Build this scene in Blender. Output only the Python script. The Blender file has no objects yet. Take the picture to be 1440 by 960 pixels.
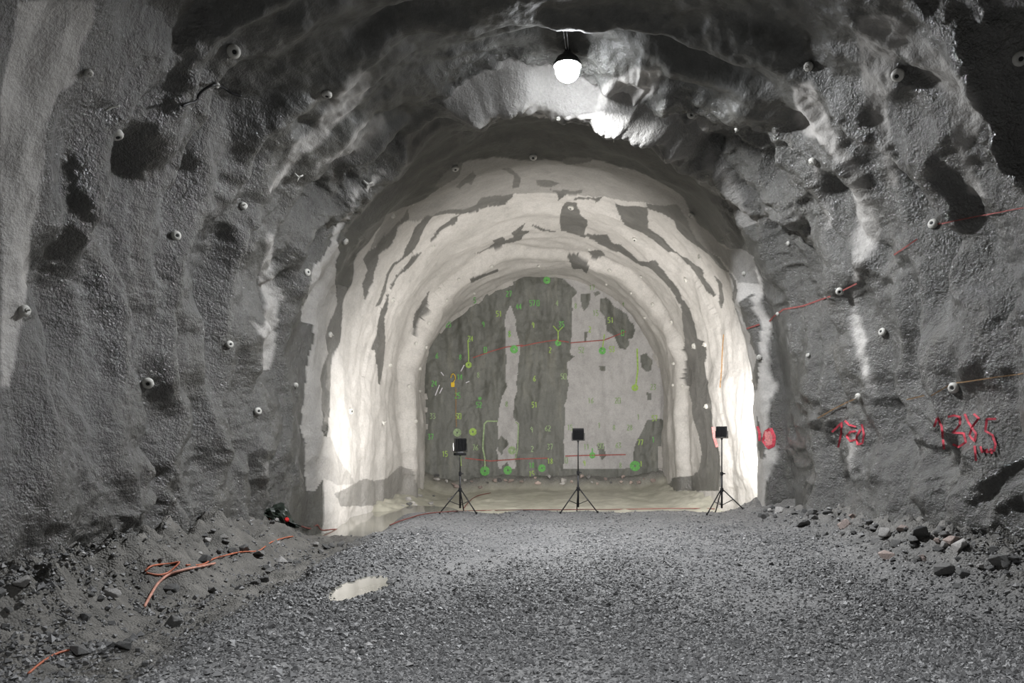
import bpy, bmesh, math, random
import numpy as np
from mathutils import Vector, Matrix

# ------------------------------------------------------------------ scene, camera, world, exposure
scene = bpy.context.scene
COL = scene.collection
F, CX, CY, CAMZ = 1100.0, 765.0, 608.0, 1.65          # focal length and axis in pixels of the 1440x960 frame
cam = bpy.data.objects.new('camera', bpy.data.cameras.new('camera'))
COL.objects.link(cam)
cam.location = (0, 0, CAMZ)
cam.rotation_euler = (math.pi / 2, 0, 0)
cam.data.sensor_width = 36.0
cam.data.lens = F / 1440.0 * 36.0
cam.data.shift_x = (720.0 - CX) / 1440.0
cam.data.shift_y = (CY - 480.0) / 1440.0
cam.data.clip_end = 200
scene.camera = cam
world = bpy.data.worlds.new('world'); scene.world = world
world.use_nodes = True
world.node_tree.nodes['Background'].inputs[0].default_value = (0, 0, 0, 1)
world.node_tree.nodes['Background'].inputs[1].default_value = 0.0
vs = scene.view_settings
vs.view_transform = 'Standard'; vs.look = 'None'; vs.gamma = 1.0; vs.use_curve_mapping = False
vs.exposure = 0.0
LAMP_RADIANCE = 100.0          # globe of the hanging ceiling lamp
LAMP_DOWN_W = 950.0           # its downward disc; scales the added fill lamp too
FLOOD_W = {'left': 170.0, 'middle': 375.0, 'right': 170.0}

rng = np.random.default_rng(7)
random.seed(7)

# ------------------------------------------------------------------ noise
def _hash(ix, iy, seed):
    h = (ix.astype(np.int64) * 374761393 + iy.astype(np.int64) * 668265263 + seed * 974711) & 0xffffffff
    h = ((h ^ (h >> 13)) * 1274126177) & 0xffffffff
    return (h ^ (h >> 16)) & 0xffffffff
def gn(x, y, seed=0):
    x, y = np.broadcast_arrays(np.asarray(x, float), np.asarray(y, float))
    ix = np.floor(x); iy = np.floor(y); fx = x - ix; fy = y - iy
    u = fx * fx * fx * (fx * (fx * 6 - 15) + 10); v = fy * fy * fy * (fy * (fy * 6 - 15) + 10)
    def g(dx, dy):
        a = _hash(ix + dx, iy + dy, seed) * (2 * math.pi / 4294967296.0)
        return np.cos(a) * (fx - dx) + np.sin(a) * (fy - dy)
    a = g(0, 0) * (1 - u) + g(1, 0) * u
    b = g(0, 1) * (1 - u) + g(1, 1) * u
    return (a * (1 - v) + b * v) * 1.5
def fbm(x, y, seed=0, octv=4, gain=0.5):
    t = 0.0; a = 1.0
    for o in range(octv):
        t = t + a * gn(np.asarray(x) * 2 ** o, np.asarray(y) * 2 ** o, seed + 17 * o); a *= gain
    return t
def ss(a, b, x):
    t = np.clip((np.asarray(x, float) - a) / (b - a), 0, 1); return t * t * (3 - 2 * t)

# ------------------------------------------------------------------ materials
def mat(name):
    m = bpy.data.materials.new(name); m.use_nodes = True
    nt = m.node_tree
    return m, nt, nt.nodes['Principled BSDF']
def N(nt, kind, **kw):
    n = nt.nodes.new(kind)
    for k, v in kw.items():
        if k in n.inputs: n.inputs[k].default_value = v
        else: setattr(n, k, v)
    return n
def L(nt, a, b): nt.links.new(a, b)
def noise_node(nt, scale, detail=4.0, rough=0.55, coord=None):
    n = N(nt, 'ShaderNodeTexNoise'); n.inputs['Scale'].default_value = scale
    n.inputs['Detail'].default_value = detail; n.inputs['Roughness'].default_value = rough
    if coord is not None: L(nt, coord, n.inputs['Vector'])
    return n
def ramp(nt, fac, stops):
    r = N(nt, 'ShaderNodeValToRGB'); e = r.color_ramp.elements
    e[0].position, e[0].color = stops[0][0], (*stops[0][1], 1)
    e[1].position, e[1].color = stops[-1][0], (*stops[-1][1], 1)
    for p, c in stops[1:-1]:
        q = e.new(p); q.color = (*c, 1)
    L(nt, fac, r.inputs[0]); return r
def mixc(nt, fac, a, b, mode='MIX'):
    m = N(nt, 'ShaderNodeMix'); m.data_type = 'RGBA'; m.blend_type = mode
    for s, v in ((m.inputs[0], fac), (m.inputs[6], a), (m.inputs[7], b)):
        if hasattr(v, 'is_linked'): L(nt, v, s)
        elif isinstance(v, (int, float)): s.default_value = v
        else: s.default_value = (*v, 1)
    return m.outputs[2]
def simple(name, col, rough=0.6, metal=0.0, var=0.15, scale=30.0, spec=0.5):
    m, nt, b = mat(name)
    tc = N(nt, 'ShaderNodeTexCoord'); n = noise_node(nt, scale, 3, 0.6, tc.outputs['Object'])
    c = np.array(col)
    r = ramp(nt, n.outputs[0], [(0.3, tuple(c * (1 - var))), (0.7, tuple(np.minimum(c * (1 + var), 1)))])
    L(nt, r.outputs[0], b.inputs['Base Color'])
    b.inputs['Roughness'].default_value = rough; b.inputs['Metallic'].default_value = metal
    b.inputs['Specular IOR Level'].default_value = spec
    return m
def emit(name, col, strength):
    m, nt, b = mat(name)
    b.inputs['Base Color'].default_value = (*col, 1)
    b.inputs['Emission Color'].default_value = (*col, 1); b.inputs['Emission Strength'].default_value = strength
    return m

def shotcrete(name, dark, pale, glossy=0.24, bump=0.9, coat=0.9):
    """sprayed concrete: 'pale' attribute picks wet dark or dry pale skin, 'rock' roughens"""
    m, nt, b = mat(name)
    tc = N(nt, 'ShaderNodeTexCoord'); P = tc.outputs['Object']
    at = N(nt, 'ShaderNodeAttribute'); at.attribute_name = 'pale'
    ar = N(nt, 'ShaderNodeAttribute'); ar.attribute_name = 'rock'
    big = noise_node(nt, 0.55, 5, 0.6, P); fine = noise_node(nt, 22, 6, 0.65, P); mid = noise_node(nt, 3.5, 5, 0.6, P)
    mp = N(nt, 'ShaderNodeMapping'); mp.inputs['Scale'].default_value = (2.2, 2.2, 0.35); L(nt, P, mp.inputs[0])
    strk = noise_node(nt, 1.6, 4, 0.6, mp.outputs[0])
    d = np.array(dark); p = np.array(pale)
    rd = ramp(nt, strk.outputs[0], [(0.3, tuple(d * 0.72)), (0.55, tuple(d)), (0.75, tuple(d * 1.3 * np.array([1.04, 1.0, 0.95])))])
    rp = ramp(nt, mid.outputs[0], [(0.25, tuple(p * 0.84)), (0.5, tuple(p)), (0.8, tuple(np.minimum(p * 1.08, 1)))])
    c = mixc(nt, at.outputs['Fac'], rd.outputs[0], rp.outputs[0])
    rr = ramp(nt, big.outputs[0], [(0.3, (0.84, 0.84, 0.83)), (0.7, (1.1, 1.1, 1.1))])
    c = mixc(nt, 1.0, c, rr.outputs[0], 'MULTIPLY')
    rf = ramp(nt, fine.outputs[0], [(0.3, (0.8, 0.8, 0.8)), (0.7, (1.12, 1.12, 1.12))])
    c = mixc(nt, 0.8, c, rf.outputs[0], 'MULTIPLY')
    L(nt, c, b.inputs['Base Color'])
    ro = N(nt, 'ShaderNodeMapRange'); L(nt, at.outputs['Fac'], ro.inputs[0])
    ro.inputs[3].default_value = glossy; ro.inputs[4].default_value = 0.8
    ac = N(nt, 'ShaderNodeAttribute'); ac.attribute_name = 'calm'
    rc = N(nt, 'ShaderNodeMath', operation='MULTIPLY_ADD'); L(nt, ac.outputs['Fac'], rc.inputs[0]); rc.inputs[1].default_value = 0.3; L(nt, ro.outputs[0], rc.inputs[2])
    L(nt, rc.outputs[0], b.inputs['Roughness'])
    b.inputs['Specular IOR Level'].default_value = 0.6
    f1 = noise_node(nt, 11, 5, 0.6, P); f2 = noise_node(nt, 34, 4, 0.6, P)
    ad = N(nt, 'ShaderNodeMath', operation='MULTIPLY_ADD'); L(nt, f2.outputs[0], ad.inputs[0]); ad.inputs[1].default_value = 0.6; L(nt, f1.outputs[0], ad.inputs[2])
    bp = N(nt, 'ShaderNodeBump'); bp.inputs['Distance'].default_value = 0.06
    st = N(nt, 'ShaderNodeMapRange'); L(nt, at.outputs['Fac'], st.inputs[0]); st.inputs[3].default_value = bump; st.inputs[4].default_value = bump * 0.3
    cw = N(nt, 'ShaderNodeMapRange'); L(nt, at.outputs['Fac'], cw.inputs[0]); cw.inputs[2].default_value = 0.5; cw.inputs[3].default_value = coat; cw.inputs[4].default_value = 0.0
    nc = N(nt, 'ShaderNodeMath', operation='SUBTRACT'); nc.use_clamp = True; L(nt, cw.outputs[0], nc.inputs[0]); L(nt, ac.outputs['Fac'], nc.inputs[1])
    L(nt, nc.outputs[0], b.inputs['Coat Weight']); b.inputs['Coat Roughness'].default_value = 0.14; L(nt, bp.outputs[0], b.inputs['Coat Normal'])
    cs = N(nt, 'ShaderNodeMapRange'); L(nt, ac.outputs['Fac'], cs.inputs[0]); cs.inputs[3].default_value = 1.0; cs.inputs[4].default_value = 0.3
    sm = N(nt, 'ShaderNodeMath', operation='MULTIPLY'); L(nt, st.outputs[0], sm.inputs[0]); L(nt, cs.outputs[0], sm.inputs[1])
    L(nt, sm.outputs[0], bp.inputs['Strength']); L(nt, ad.outputs[0], bp.inputs['Height'])
    L(nt, bp.outputs[0], b.inputs['Normal'])
    return m

M = {}
M['shot'] = shotcrete('sprayed_concrete', (0.078, 0.078, 0.072), (0.50, 0.48, 0.457))
M['face'] = shotcrete('face_concrete', (0.125, 0.128, 0.112), (0.40, 0.39, 0.385), glossy=0.55, bump=0.3, coat=0.0)
M['white_steel'] = simple('galvanised_plate', (0.50, 0.49, 0.455), 0.5, 0.0, 0.12, 18)
M['dark_steel'] = simple('dark_steel', (0.06, 0.06, 0.058), 0.5, 0.6)
M['bolt_hole'] = simple('bolt_bore', (0.02, 0.02, 0.02), 0.8)
M['black'] = simple('black_enamel', (0.018, 0.018, 0.019), 0.5, 0.0)
M['grey_metal'] = simple('grey_metal', (0.35, 0.35, 0.36), 0.4, 0.7)
M['glass_front'] = emit('flood_panel', (1.0, 0.97, 0.90), 30.0)
M['globe'] = emit('lamp_globe', (0.93, 0.96, 1.0), LAMP_RADIANCE)
M['globe_dim'] = emit('added_lamp_globe', (0.93, 0.96, 1.0), 12.0)  # globe of the lamp added out of view
M['red_paint'] = simple('red_paint', (0.52, 0.05, 0.075), 0.7, 0, 0.45, 18)
M['dull_red'] = simple('dull_red_paint', (0.30, 0.085, 0.075), 0.8, 0, 0.3, 25)
M['pink_paint'] = simple('thin_red_paint', (0.60, 0.22, 0.21), 0.8, 0, 0.3, 25)
M['ochre'] = simple('ochre_paint', (0.25, 0.15, 0.07), 0.8, 0, 0.3, 25)
M['green_paint'] = simple('green_paint', (0.12, 0.36, 0.09), 0.7, 0, 0.25, 14)
M['pale_green'] = simple('pale_green_paint', (0.25, 0.33, 0.18), 0.8, 0, 0.3, 14)
M['lime_paint'] = simple('lime_paint', (0.28, 0.42, 0.09), 0.7, 0, 0.25, 14)
M['yellow'] = simple('yellow_tag', (0.75, 0.50, 0.02), 0.6)
M['white_chalk'] = simple('white_chalk', (0.6, 0.58, 0.62), 0.9)
M['orange'] = simple('orange_cable', (0.50, 0.15, 0.08), 0.5, 0, 0.2, 12)
M['pink_orange'] = simple('worn_orange_cable', (0.55, 0.27, 0.20), 0.55, 0, 0.3, 12)
M['red_hose'] = simple('red_hose', (0.17, 0.05, 0.04), 0.55, 0, 0.25, 12)
M['bag'] = simple('dark_plastic', (0.02, 0.028, 0.02), 0.45, 0, 0.4, 14)
M['red'] = simple('red_plastic', (0.7, 0.03, 0.03), 0.4)
def rockmat(name, col):
    m, nt, b = mat(name)
    tc = N(nt, 'ShaderNodeTexCoord'); n = noise_node(nt, 7, 6, 0.65, tc.outputs['Object'])
    oi = N(nt, 'ShaderNodeObjectInfo')
    c = np.array(col)
    r = ramp(nt, n.outputs[0], [(0.3, tuple(c * 0.65)), (0.7, tuple(np.minimum(c * 1.35, 1)))])
    rv = ramp(nt, oi.outputs['Random'], [(0.0, (0.65, 0.65, 0.65)), (1.0, (1.3, 1.28, 1.25))])
    L(nt, mixc(nt, 1.0, r.outputs[0], rv.outputs[0], 'MULTIPLY'), b.inputs['Base Color'])
    b.inputs['Roughness'].default_value = 0.65
    bp = N(nt, 'ShaderNodeBump'); bp.inputs['Strength'].default_value = 0.6; bp.inputs['Distance'].default_value = 0.03
    n2 = noise_node(nt, 25, 5, 0.6, tc.outputs['Object']); L(nt, n2.outputs[0], bp.inputs['Height']); L(nt, bp.outputs[0], b.inputs['Normal'])
    return m
M['rock'] = rockmat('dark_rock', (0.15, 0.15, 0.148))
M['rock_pale'] = rockmat('pale_rock', (0.42, 0.41, 0.40))
M['rock_pink'] = rockmat('pinkish_rock', (0.42, 0.34, 0.31))
def gravelmat():
    m, nt, b = mat('gravel_stones')
    at = N(nt, 'ShaderNodeAttribute'); at.attribute_name = 'tone'
    r = ramp(nt, at.outputs['Fac'], [(0.0, (0.07, 0.07, 0.07)), (0.5, (0.165, 0.164, 0.164)), (0.85, (0.26, 0.258, 0.256)), (1.0, (0.45, 0.44, 0.43))])
    L(nt, r.outputs[0], b.inputs['Base Color']); b.inputs['Roughness'].default_value = 0.55
    return m
M['gravel'] = gravelmat()
def floormat():
    m, nt, b = mat('tunnel_floor')
    tc = N(nt, 'ShaderNodeTexCoord'); P = tc.outputs['Object']
    am = N(nt, 'ShaderNodeAttribute'); am.attribute_name = 'mud'
    ap = N(nt, 'ShaderNodeAttribute'); ap.attribute_name = 'pit'
    vo = N(nt, 'ShaderNodeTexVoronoi'); vo.inputs['Scale'].default_value = 42; L(nt, P, vo.inputs['Vector'])
    big = noise_node(nt, 0.7, 5, 0.6, P); fine = noise_node(nt, 18, 6, 0.7, P); mid = noise_node(nt, 3, 5, 0.65, P)
    sx = N(nt, 'ShaderNodeSeparateColor'); L(nt, vo.outputs['Color'], sx.inputs[0])
    g = ramp(nt, sx.outputs[0], [(0.0, (0.10, 0.10, 0.10)), (0.6, (0.175, 0.174, 0.174)), (1.0, (0.27, 0.268, 0.266))])
    gf = ramp(nt, big.outputs[0], [(0.3, (0.8, 0.8, 0.8)), (0.7, (1.15, 1.14, 1.12))])
    g2 = mixc(nt, 1.0, g.outputs[0], gf.outputs[0], 'MULTIPLY')
    mu = ramp(nt, mid.outputs[0], [(0.3, (0.075, 0.072, 0.065)), (0.7, (0.20, 0.19, 0.172))])
    pi_ = ramp(nt, mid.outputs[0], [(0.3, (0.33, 0.32, 0.26)), (0.7, (0.48, 0.465, 0.39))])
    c = mixc(nt, am.outputs['Fac'], g2, mu.outputs[0]); c = mixc(nt, ap.outputs['Fac'], c, pi_.outputs[0])
    L(nt, c, b.inputs['Base Color'])
    ro = N(nt, 'ShaderNodeMapRange'); L(nt, ap.outputs['Fac'], ro.inputs[0]); ro.inputs[3].default_value = 0.7; ro.inputs[4].default_value = 0.38
    L(nt, ro.outputs[0], b.inputs['Roughness'])
    inv = N(nt, 'ShaderNodeMath', operation='SUBTRACT'); inv.inputs[0].default_value = 1.0; L(nt, vo.outputs['Distance'], inv.inputs[1])
    ad = N(nt, 'ShaderNodeMath', operation='ADD'); L(nt, fine.outputs[0], ad.inputs[0]); L(nt, inv.outputs[0], ad.inputs[1])
    bp = N(nt, 'ShaderNodeBump'); bp.inputs['Distance'].default_value = 0.03
    st = N(nt, 'ShaderNodeMapRange'); L(nt, ap.outputs['Fac'], st.inputs[0]); st.inputs[3].default_value = 0.6; st.inputs[4].default_value = 0.25
    L(nt, st.outputs[0], bp.inputs['Strength']); L(nt, ad.outputs[0], bp.inputs['Height']); L(nt, bp.outputs[0], b.inputs['Normal'])
    return m
M['floor'] = floormat()
def watermat():
    m, nt, b = mat('muddy_water')
    tc = N(nt, 'ShaderNodeTexCoord'); n = noise_node(nt, 1.5, 3, 0.5, tc.outputs['Object'])
    r = ramp(nt, n.outputs[0], [(0.3, (0.20, 0.195, 0.16)), (0.7, (0.30, 0.29, 0.25))])
    L(nt, r.outputs[0], b.inputs['Base Color'])
    b.inputs['Roughness'].default_value = 0.06; b.inputs['Specular IOR Level'].default_value = 0.9
    n2 = noise_node(nt, 9, 2, 0.5, tc.outputs['Object'])
    bp = N(nt, 'ShaderNodeBump'); bp.inputs['Strength'].default_value = 0.08; bp.inputs['Distance'].default_value = 0.01
    L(nt, n2.outputs[0], bp.inputs['Height']); L(nt, bp.outputs[0], b.inputs['Normal'])
    return m
M['water'] = watermat()

# ------------------------------------------------------------------ mesh helpers
def grid_mesh(name, V, material, attrs=None, smooth=True, flip=False):
    """V: (rows, cols, 3) array -> one quad grid object"""
    r, c = V.shape[:2]
    idx = np.arange(r * c).reshape(r, c)
    q = np.stack([idx[:-1, :-1], idx[:-1, 1:], idx[1:, 1:], idx[1:, :-1]], -1).reshape(-1, 4)
    if flip: q = q[:, ::-1]
    me = bpy.data.meshes.new(name)
    me.vertices.add(r * c); me.vertices.foreach_set('co', np.ascontiguousarray(V, dtype=np.float32).ravel())
    nq = len(q)
    me.loops.add(nq * 4); me.loops.foreach_set('vertex_index', np.ascontiguousarray(q, dtype=np.int32).ravel())
    me.polygons.add(nq)
    me.polygons.foreach_set('loop_start', np.arange(0, nq * 4, 4, dtype=np.int32))
    me.polygons.foreach_set('use_smooth', np.full(nq, smooth, dtype=bool))
    me.update(calc_edges=True)
    for k, a in (attrs or {}).items():
        at = me.attributes.new(k, 'FLOAT', 'POINT'); at.data.foreach_set('value', np.ascontiguousarray(a, dtype=np.float32).ravel())
    me.materials.append(material)
    o = bpy.data.objects.new(name, me); COL.objects.link(o)
    return o
def set_attr(o, k, a):
    o.data.attributes[k].data.foreach_set('value', np.ascontiguousarray(a, dtype=np.float32).ravel())
def tri_mesh(name, V, T, material, attrs=None):
    me = bpy.data.meshes.new(name)
    nt_ = len(T)
    me.vertices.add(len(V)); me.vertices.foreach_set('co', np.ascontiguousarray(V, dtype=np.float32).ravel())
    me.loops.add(nt_ * 3); me.loops.foreach_set('vertex_index', np.ascontiguousarray(T, dtype=np.int32).ravel())
    me.polygons.add(nt_); me.polygons.foreach_set('loop_start', np.arange(0, nt_ * 3, 3, dtype=np.int32)); me.polygons.foreach_set('use_smooth', np.zeros(nt_, dtype=bool))
    me.update(calc_edges=True)
    for k, a in (attrs or {}).items():
        at = me.attributes.new(k, 'FLOAT', 'POINT'); at.data.foreach_set('value', np.ascontiguousarray(a, dtype=np.float32))
    me.materials.append(material)
    o = bpy.data.objects.new(name, me); COL.objects.link(o)
    return o
def obj(name, bm, material, parent=None, smooth=False):
    me = bpy.data.meshes.new(name); bm.to_mesh(me); bm.free()
    if smooth: me.polygons.foreach_set('use_smooth', np.ones(len(me.polygons), dtype=bool))
    me.materials.append(material)
    o = bpy.data.objects.new(name, me); COL.objects.link(o); o.parent = parent
    return o
def tag(o, label, cat=None, group=None, kind=None):
    o['label'] = label
    if cat: o['category'] = cat
    if group: o['group'] = group
    if kind: o['kind'] = kind
    return o
def thing(name, label, cat, loc=(0, 0, 0), group=None):
    o = bpy.data.objects.new(name, None); COL.objects.link(o); o.location = loc
    o.empty_display_size = 0.1
    return tag(o, label, cat, group)
def add_box(bm, c, s, rot=None, bev=0.0):
    m = Matrix.Translation(c) @ (rot.to_4x4() if rot is not None else Matrix()) @ Matrix.Diagonal((*s, 1))
    r = bmesh.ops.create_cube(bm, size=1, matrix=m)
    if bev:
        es = {e for v in r['verts'] for e in v.link_edges}
        bmesh.ops.bevel(bm, geom=list(es), offset=bev, segments=2, affect='EDGES')
def add_rod(bm, a, b, r, n=10, r2=None):
    a = Vector(a); b = Vector(b); d = b - a
    m = Matrix.Translation((a + b) / 2) @ d.to_track_quat('Z', 'Y').to_matrix().to_4x4()
    bmesh.ops.create_cone(bm, cap_ends=True, segments=n, radius1=r, radius2=r if r2 is None else r2, depth=d.length, matrix=m)
def add_lathe(bm, prof, n=16):
    rings = []
    for (r, z) in prof:
        rings.append([bm.verts.new((r * math.cos(2 * math.pi * k / n), r * math.sin(2 * math.pi * k / n), z)) for k in range(n)])
    for a, b in zip(rings, rings[1:]):
        for k in range(n):
            bm.faces.new((a[k], a[(k + 1) % n], b[(k + 1) % n], b[k]))
    return rings
def tube(name, pts, r, material, parent=None, n=6, smooth_steps=4):
    """round cord through world points"""
    P = [Vector(p) for p in pts]
    if smooth_steps > 1 and len(P) > 2:
        Q = []
        for i in range(len(P) - 1):
            p0, p1, p2, p3 = P[max(i - 1, 0)], P[i], P[i + 1], P[min(i + 2, len(P) - 1)]
            for k in range(smooth_steps):
                t = k / smooth_steps
                Q.append(0.5 * ((2 * p1) + (p2 - p0) * t + (2 * p0 - 5 * p1 + 4 * p2 - p3) * t * t + (3 * p1 - p0 - 3 * p2 + p3) * t ** 3))
        Q.append(P[-1]); P = Q
    bm = bmesh.new(); rings = []
    for i, p in enumerate(P):
        d = (P[min(i + 1, len(P) - 1)] - P[max(i - 1, 0)])
        d = d.normalized() if d.length > 1e-9 else Vector((0, 1, 0))
        up = Vector((0, 0, 1)) if abs(d.z) < 0.9 else Vector((1, 0, 0))
        s = d.cross(up).normalized(); u = s.cross(d)
        rings.append([bm.verts.new(p + s * (r * math.cos(2 * math.pi * k / n)) + u * (r * math.sin(2 * math.pi * k / n))) for k in range(n)])
    for a, b in zip(rings, rings[1:]):
        for k in range(n): bm.faces.new((a[k], b[k], b[(k + 1) % n], a[(k + 1) % n]))
    bm.faces.new(rings[0]); bm.faces.new(rings[-1][::-1])
    bmesh.ops.recalc_face_normals(bm, faces=bm.faces)
    return obj(name, bm, material, parent, smooth=True)

# ------------------------------------------------------------------ the tunnel shell
SPRING, FOOT = 3.0, -0.9
NL, NA = 215, 770                                      # columns of a leg and of the arch
LEG, ARC = SPRING - FOOT, 4.75 * math.pi
def Wd(Y): return 5.3 - 0.4 * ss(9.5, 13, Y) - 0.4 * ss(13, 16.5, Y)
def Hc(Y): return 4.4 + 0.1 * ss(12, 16, Y) + 0.0 * np.asarray(Y)
def base_sy(px, py):
    """pixel -> (s, Y) on the undisplaced profile"""
    dx, dz = (px - CX) / F, (CY - py) / F
    lo, hi = 0.5, 40.0
    for _ in range(50):
        Y = (lo + hi) / 2; X = dx * Y; Z = CAMZ + dz * Y; w = float(Wd(Y)); h = float(Hc(Y))
        f = abs(X) / w - 1 if Z < SPRING else (X / w) ** 2 + ((Z - SPRING) / h) ** 2 - 1
        if f > 0: hi = Y
        else: lo = Y
    X = dx * Y; Z = CAMZ + dz * Y
    if Z < SPRING: s = Z - FOOT if X < 0 else LEG + ARC + (SPRING - Z)
    else: s = LEG + ARC * (1 - math.atan2((Z - SPRING) / h, X / w) / math.pi)
    return s, Y

# rows: dense where the picture is dense
yy = np.linspace(5.2, 29.8, 6000)
dens = 26.0 / yy ** 2 + 0.055
cum = np.concatenate([[0], np.cumsum((dens[1:] + dens[:-1]) / 2 * np.diff(yy))])
rowsY = np.concatenate([np.linspace(-14, 5.0, 48), np.interp(np.linspace(0, cum[-1], 600), cum, yy)])
NR = len(rowsY)
sL = np.linspace(0, LEG, NL, endpoint=False)
sA = np.linspace(LEG, LEG + ARC, NA, endpoint=False)
sR = np.linspace(LEG + ARC, LEG * 2 + ARC, NL)
S1 = np.concatenate([sL, sA, sR]); NC = len(S1)
SC = LEG + ARC / 2
Y, S = np.meshgrid(rowsY, S1, indexing='ij')
W = Wd(Y); H = Hc(Y)
ang = math.pi * (1 - np.clip((S - LEG) / ARC, 0, 1))
onleg = (S < LEG) | (S > LEG + ARC)
X0 = np.where(S < LEG, -W, np.where(S > LEG + ARC, W, W * np.cos(ang)))
Z0 = np.where(S < LEG, FOOT + S, np.where(S > LEG + ARC, SPRING - (S - LEG - ARC), SPRING + H * np.sin(ang)))
nx = np.where(S < LEG, 1.0, np.where(S > LEG + ARC, -1.0, -np.cos(ang)))
nz = np.where(onleg, 0.0, -np.sin(ang))

near = 1 - ss(13.6, 15.6, Y)
# rock zones given by outlines in the photograph, carried to (s, 1/Y) of the wall
def inside(poly, x, y):
    r = np.zeros(x.shape, bool); n = len(poly)
    for i in range(n):
        x1, y1 = poly[i]; x2, y2 = poly[(i + 1) % n]
        if y1 == y2: continue
        c = ((y1 > y) != (y2 > y)) & (x < (x2 - x1) * (y - y1) / (y2 - y1) + x1)
        r ^= c
    return r
def densify(poly, step=6.0, closed=True):
    out = []
    m = len(poly) if closed else len(poly) - 1
    for i in range(m):
        a = poly[i]; b = poly[(i + 1) % len(poly)]
        k = max(1, int(math.hypot(b[0] - a[0], b[1] - a[1]) / step))
        out += [(a[0] + (b[0] - a[0]) * t / k, a[1] + (b[1] - a[1]) * t / k) for t in range(k)]
    if not closed: out.append(poly[-1])
    return out
ROCKZ = [
    ([(437,250),(470,222),(505,213),(545,188),(570,183),(560,212),(530,240),(510,262),(490,285),(475,314),(438,316)], 1.0),
    ([(955,160),(1000,150),(1040,165),(1095,170),(1120,205),(1150,260),(1150,340),(1110,370),(1080,330),(1050,335),(1030,310),(1005,260),(985,220),(955,190)], 0.8),
    ([(690,125),(720,135),(770,140),(830,140),(860,110),(900,80),(940,90),(925,125),(890,150),(850,170),(780,168),(730,160),(690,145)], 0.8),
    ([(640,160),(670,140),(685,175),(680,200),(640,200)], 0.7),
    ([(1100,560),(1180,560),(1240,560),(1440,640),(1440,760),(1250,720),(1150,690),(1090,690)], 0.55),
    ([(385,350),(410,340),(412,400),(398,420),(380,400)], 0.9),
    ([(250,640),(420,560),(430,690),(400,720),(250,720),(120,780),(0,800),(0,640)], 0.35),
    ([(1110,330),(1160,360),(1150,420),(1090,430),(1085,380)], 0.6),
]
rockz = np.zeros(Y.shape)
iY = 1.0 / np.maximum(Y, 4.0)
for poly, v in ROCKZ:
    q = [base_sy(*p) for p in densify(poly, 14)]
    q = [(a, 1.0 / b) for a, b in q]
    rockz = np.maximum(rockz, inside(q, S, iY) * v)
def blur(a, k):
    for ax in (0, 1):
        p = np.pad(a, [(k, k) if i == ax else (0, 0) for i in (0, 1)], mode='edge')
        c = np.cumsum(p, axis=ax); c = np.concatenate([np.zeros_like(np.take(c, [0], ax)), c], ax)
        n = a.shape[ax]
        a = (np.take(c, range(2 * k + 1, 2 * k + 1 + n), ax) - np.take(c, range(0, n), ax)) / (2 * k + 1)
    return a
rockz = blur(rockz, 5)

wS = S + 0.5 * gn(S * 0.8, Y * 0.8, 5); wY = Y + 0.28 * gn(S * 0.9, Y * 0.9, 6)
drape = fbm(wS * 0.33, wY * 1.15 + 0.12 * S, 11, 2, 0.5)
blob = fbm(wS * 0.8, wY * 1.1, 21, 3, 0.5)
ceilw = 1 - ss(2.5, 5.0, np.abs(S - SC))
blob = blob * (1 - 0.55 * ceilw)
farw = fbm(wS * 0.28, wY * 0.5, 31, 3, 0.45)
fine = fbm(S * 3.2, Y * 3.2, 41, 3, 0.55)
crag = 1 - 2 * np.abs(fbm(wS * 1.25 + 3, wY * 1.5, 51, 3, 0.45))
D = near * ((0.26 + 0.10 * (1 - ss(LEG + 1.0, LEG + 4.0, np.minimum(S, 2 * LEG + ARC - S)))) * drape + 0.14 * blob + 0.03 * fine) + (1 - near) * (0.16 * farw + 0.045 * blob + 0.012 * fine)
D += rockz * (0.13 * crag + 0.05 * fbm(S * 3.1, Y * 3.1, 61, 3, 0.5) - 0.06)
D *= 1 - 0.75 * (1 - ss(7.4, 8.7, Y)) * (S < SC)
# lip where the near, wider stretch ends
dS = np.abs(S - SC - 0.3)
Yc = 12.9 + 1.4 * ss(1.6, 3.6, dS) + 0.35 * gn(S * 0.7, 0 * S + 3.3, 71)
Al = 0.62 * (1 - ss(1.7, 2.6, np.abs(S - SC - 0.55))) + 0.24 * ss(1.6, 2.6, dS) * (1 - ss(6.0, 8.0, dS))
Al = Al * (1 + 0.3 * gn(S * 1.3, 0 * S + 9.1, 72))
D += Al * ss(-0.28, 0.0, Y - Yc) * (1 - ss(0.1, 1.1, Y - Yc))
lipm = (1 - ss(1.8, 3.0, np.abs(S - SC - 0.55))) * np.exp(-((Y - 12.6) / 0.7) ** 2)
D += lipm * (0.07 * (1 - 2 * np.abs(fbm(wS * 0.9, wY * 2.4, 73, 3, 0.5))) + 0.09 * fbm(S * 2.4, Y * 5, 74, 3, 0.6) - 0.03)
# blasting rounds beyond: each widens towards the face, then steps in
edge = 0.4 * gn(S * 0.45, 0 * S + 1.7, 81) + 0.12 * gn(S * 2.0, 0 * S + 4.7, 82)
for yb, nxt, st in ((15.2, 20.0, 0.10), (20.0, 24.4, 0.10), (24.4, 28.9, 0.30)):
    t = np.clip((Y + edge - yb) / (nxt - yb), 0, 1)
    D += np.where((Y + edge >= yb) & (Y + edge < nxt), st * (0.6 - t) * ss(0, 0.12, t), 0) 
D += 0.20 * ss(24.4, 24.7, Y + edge)
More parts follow.
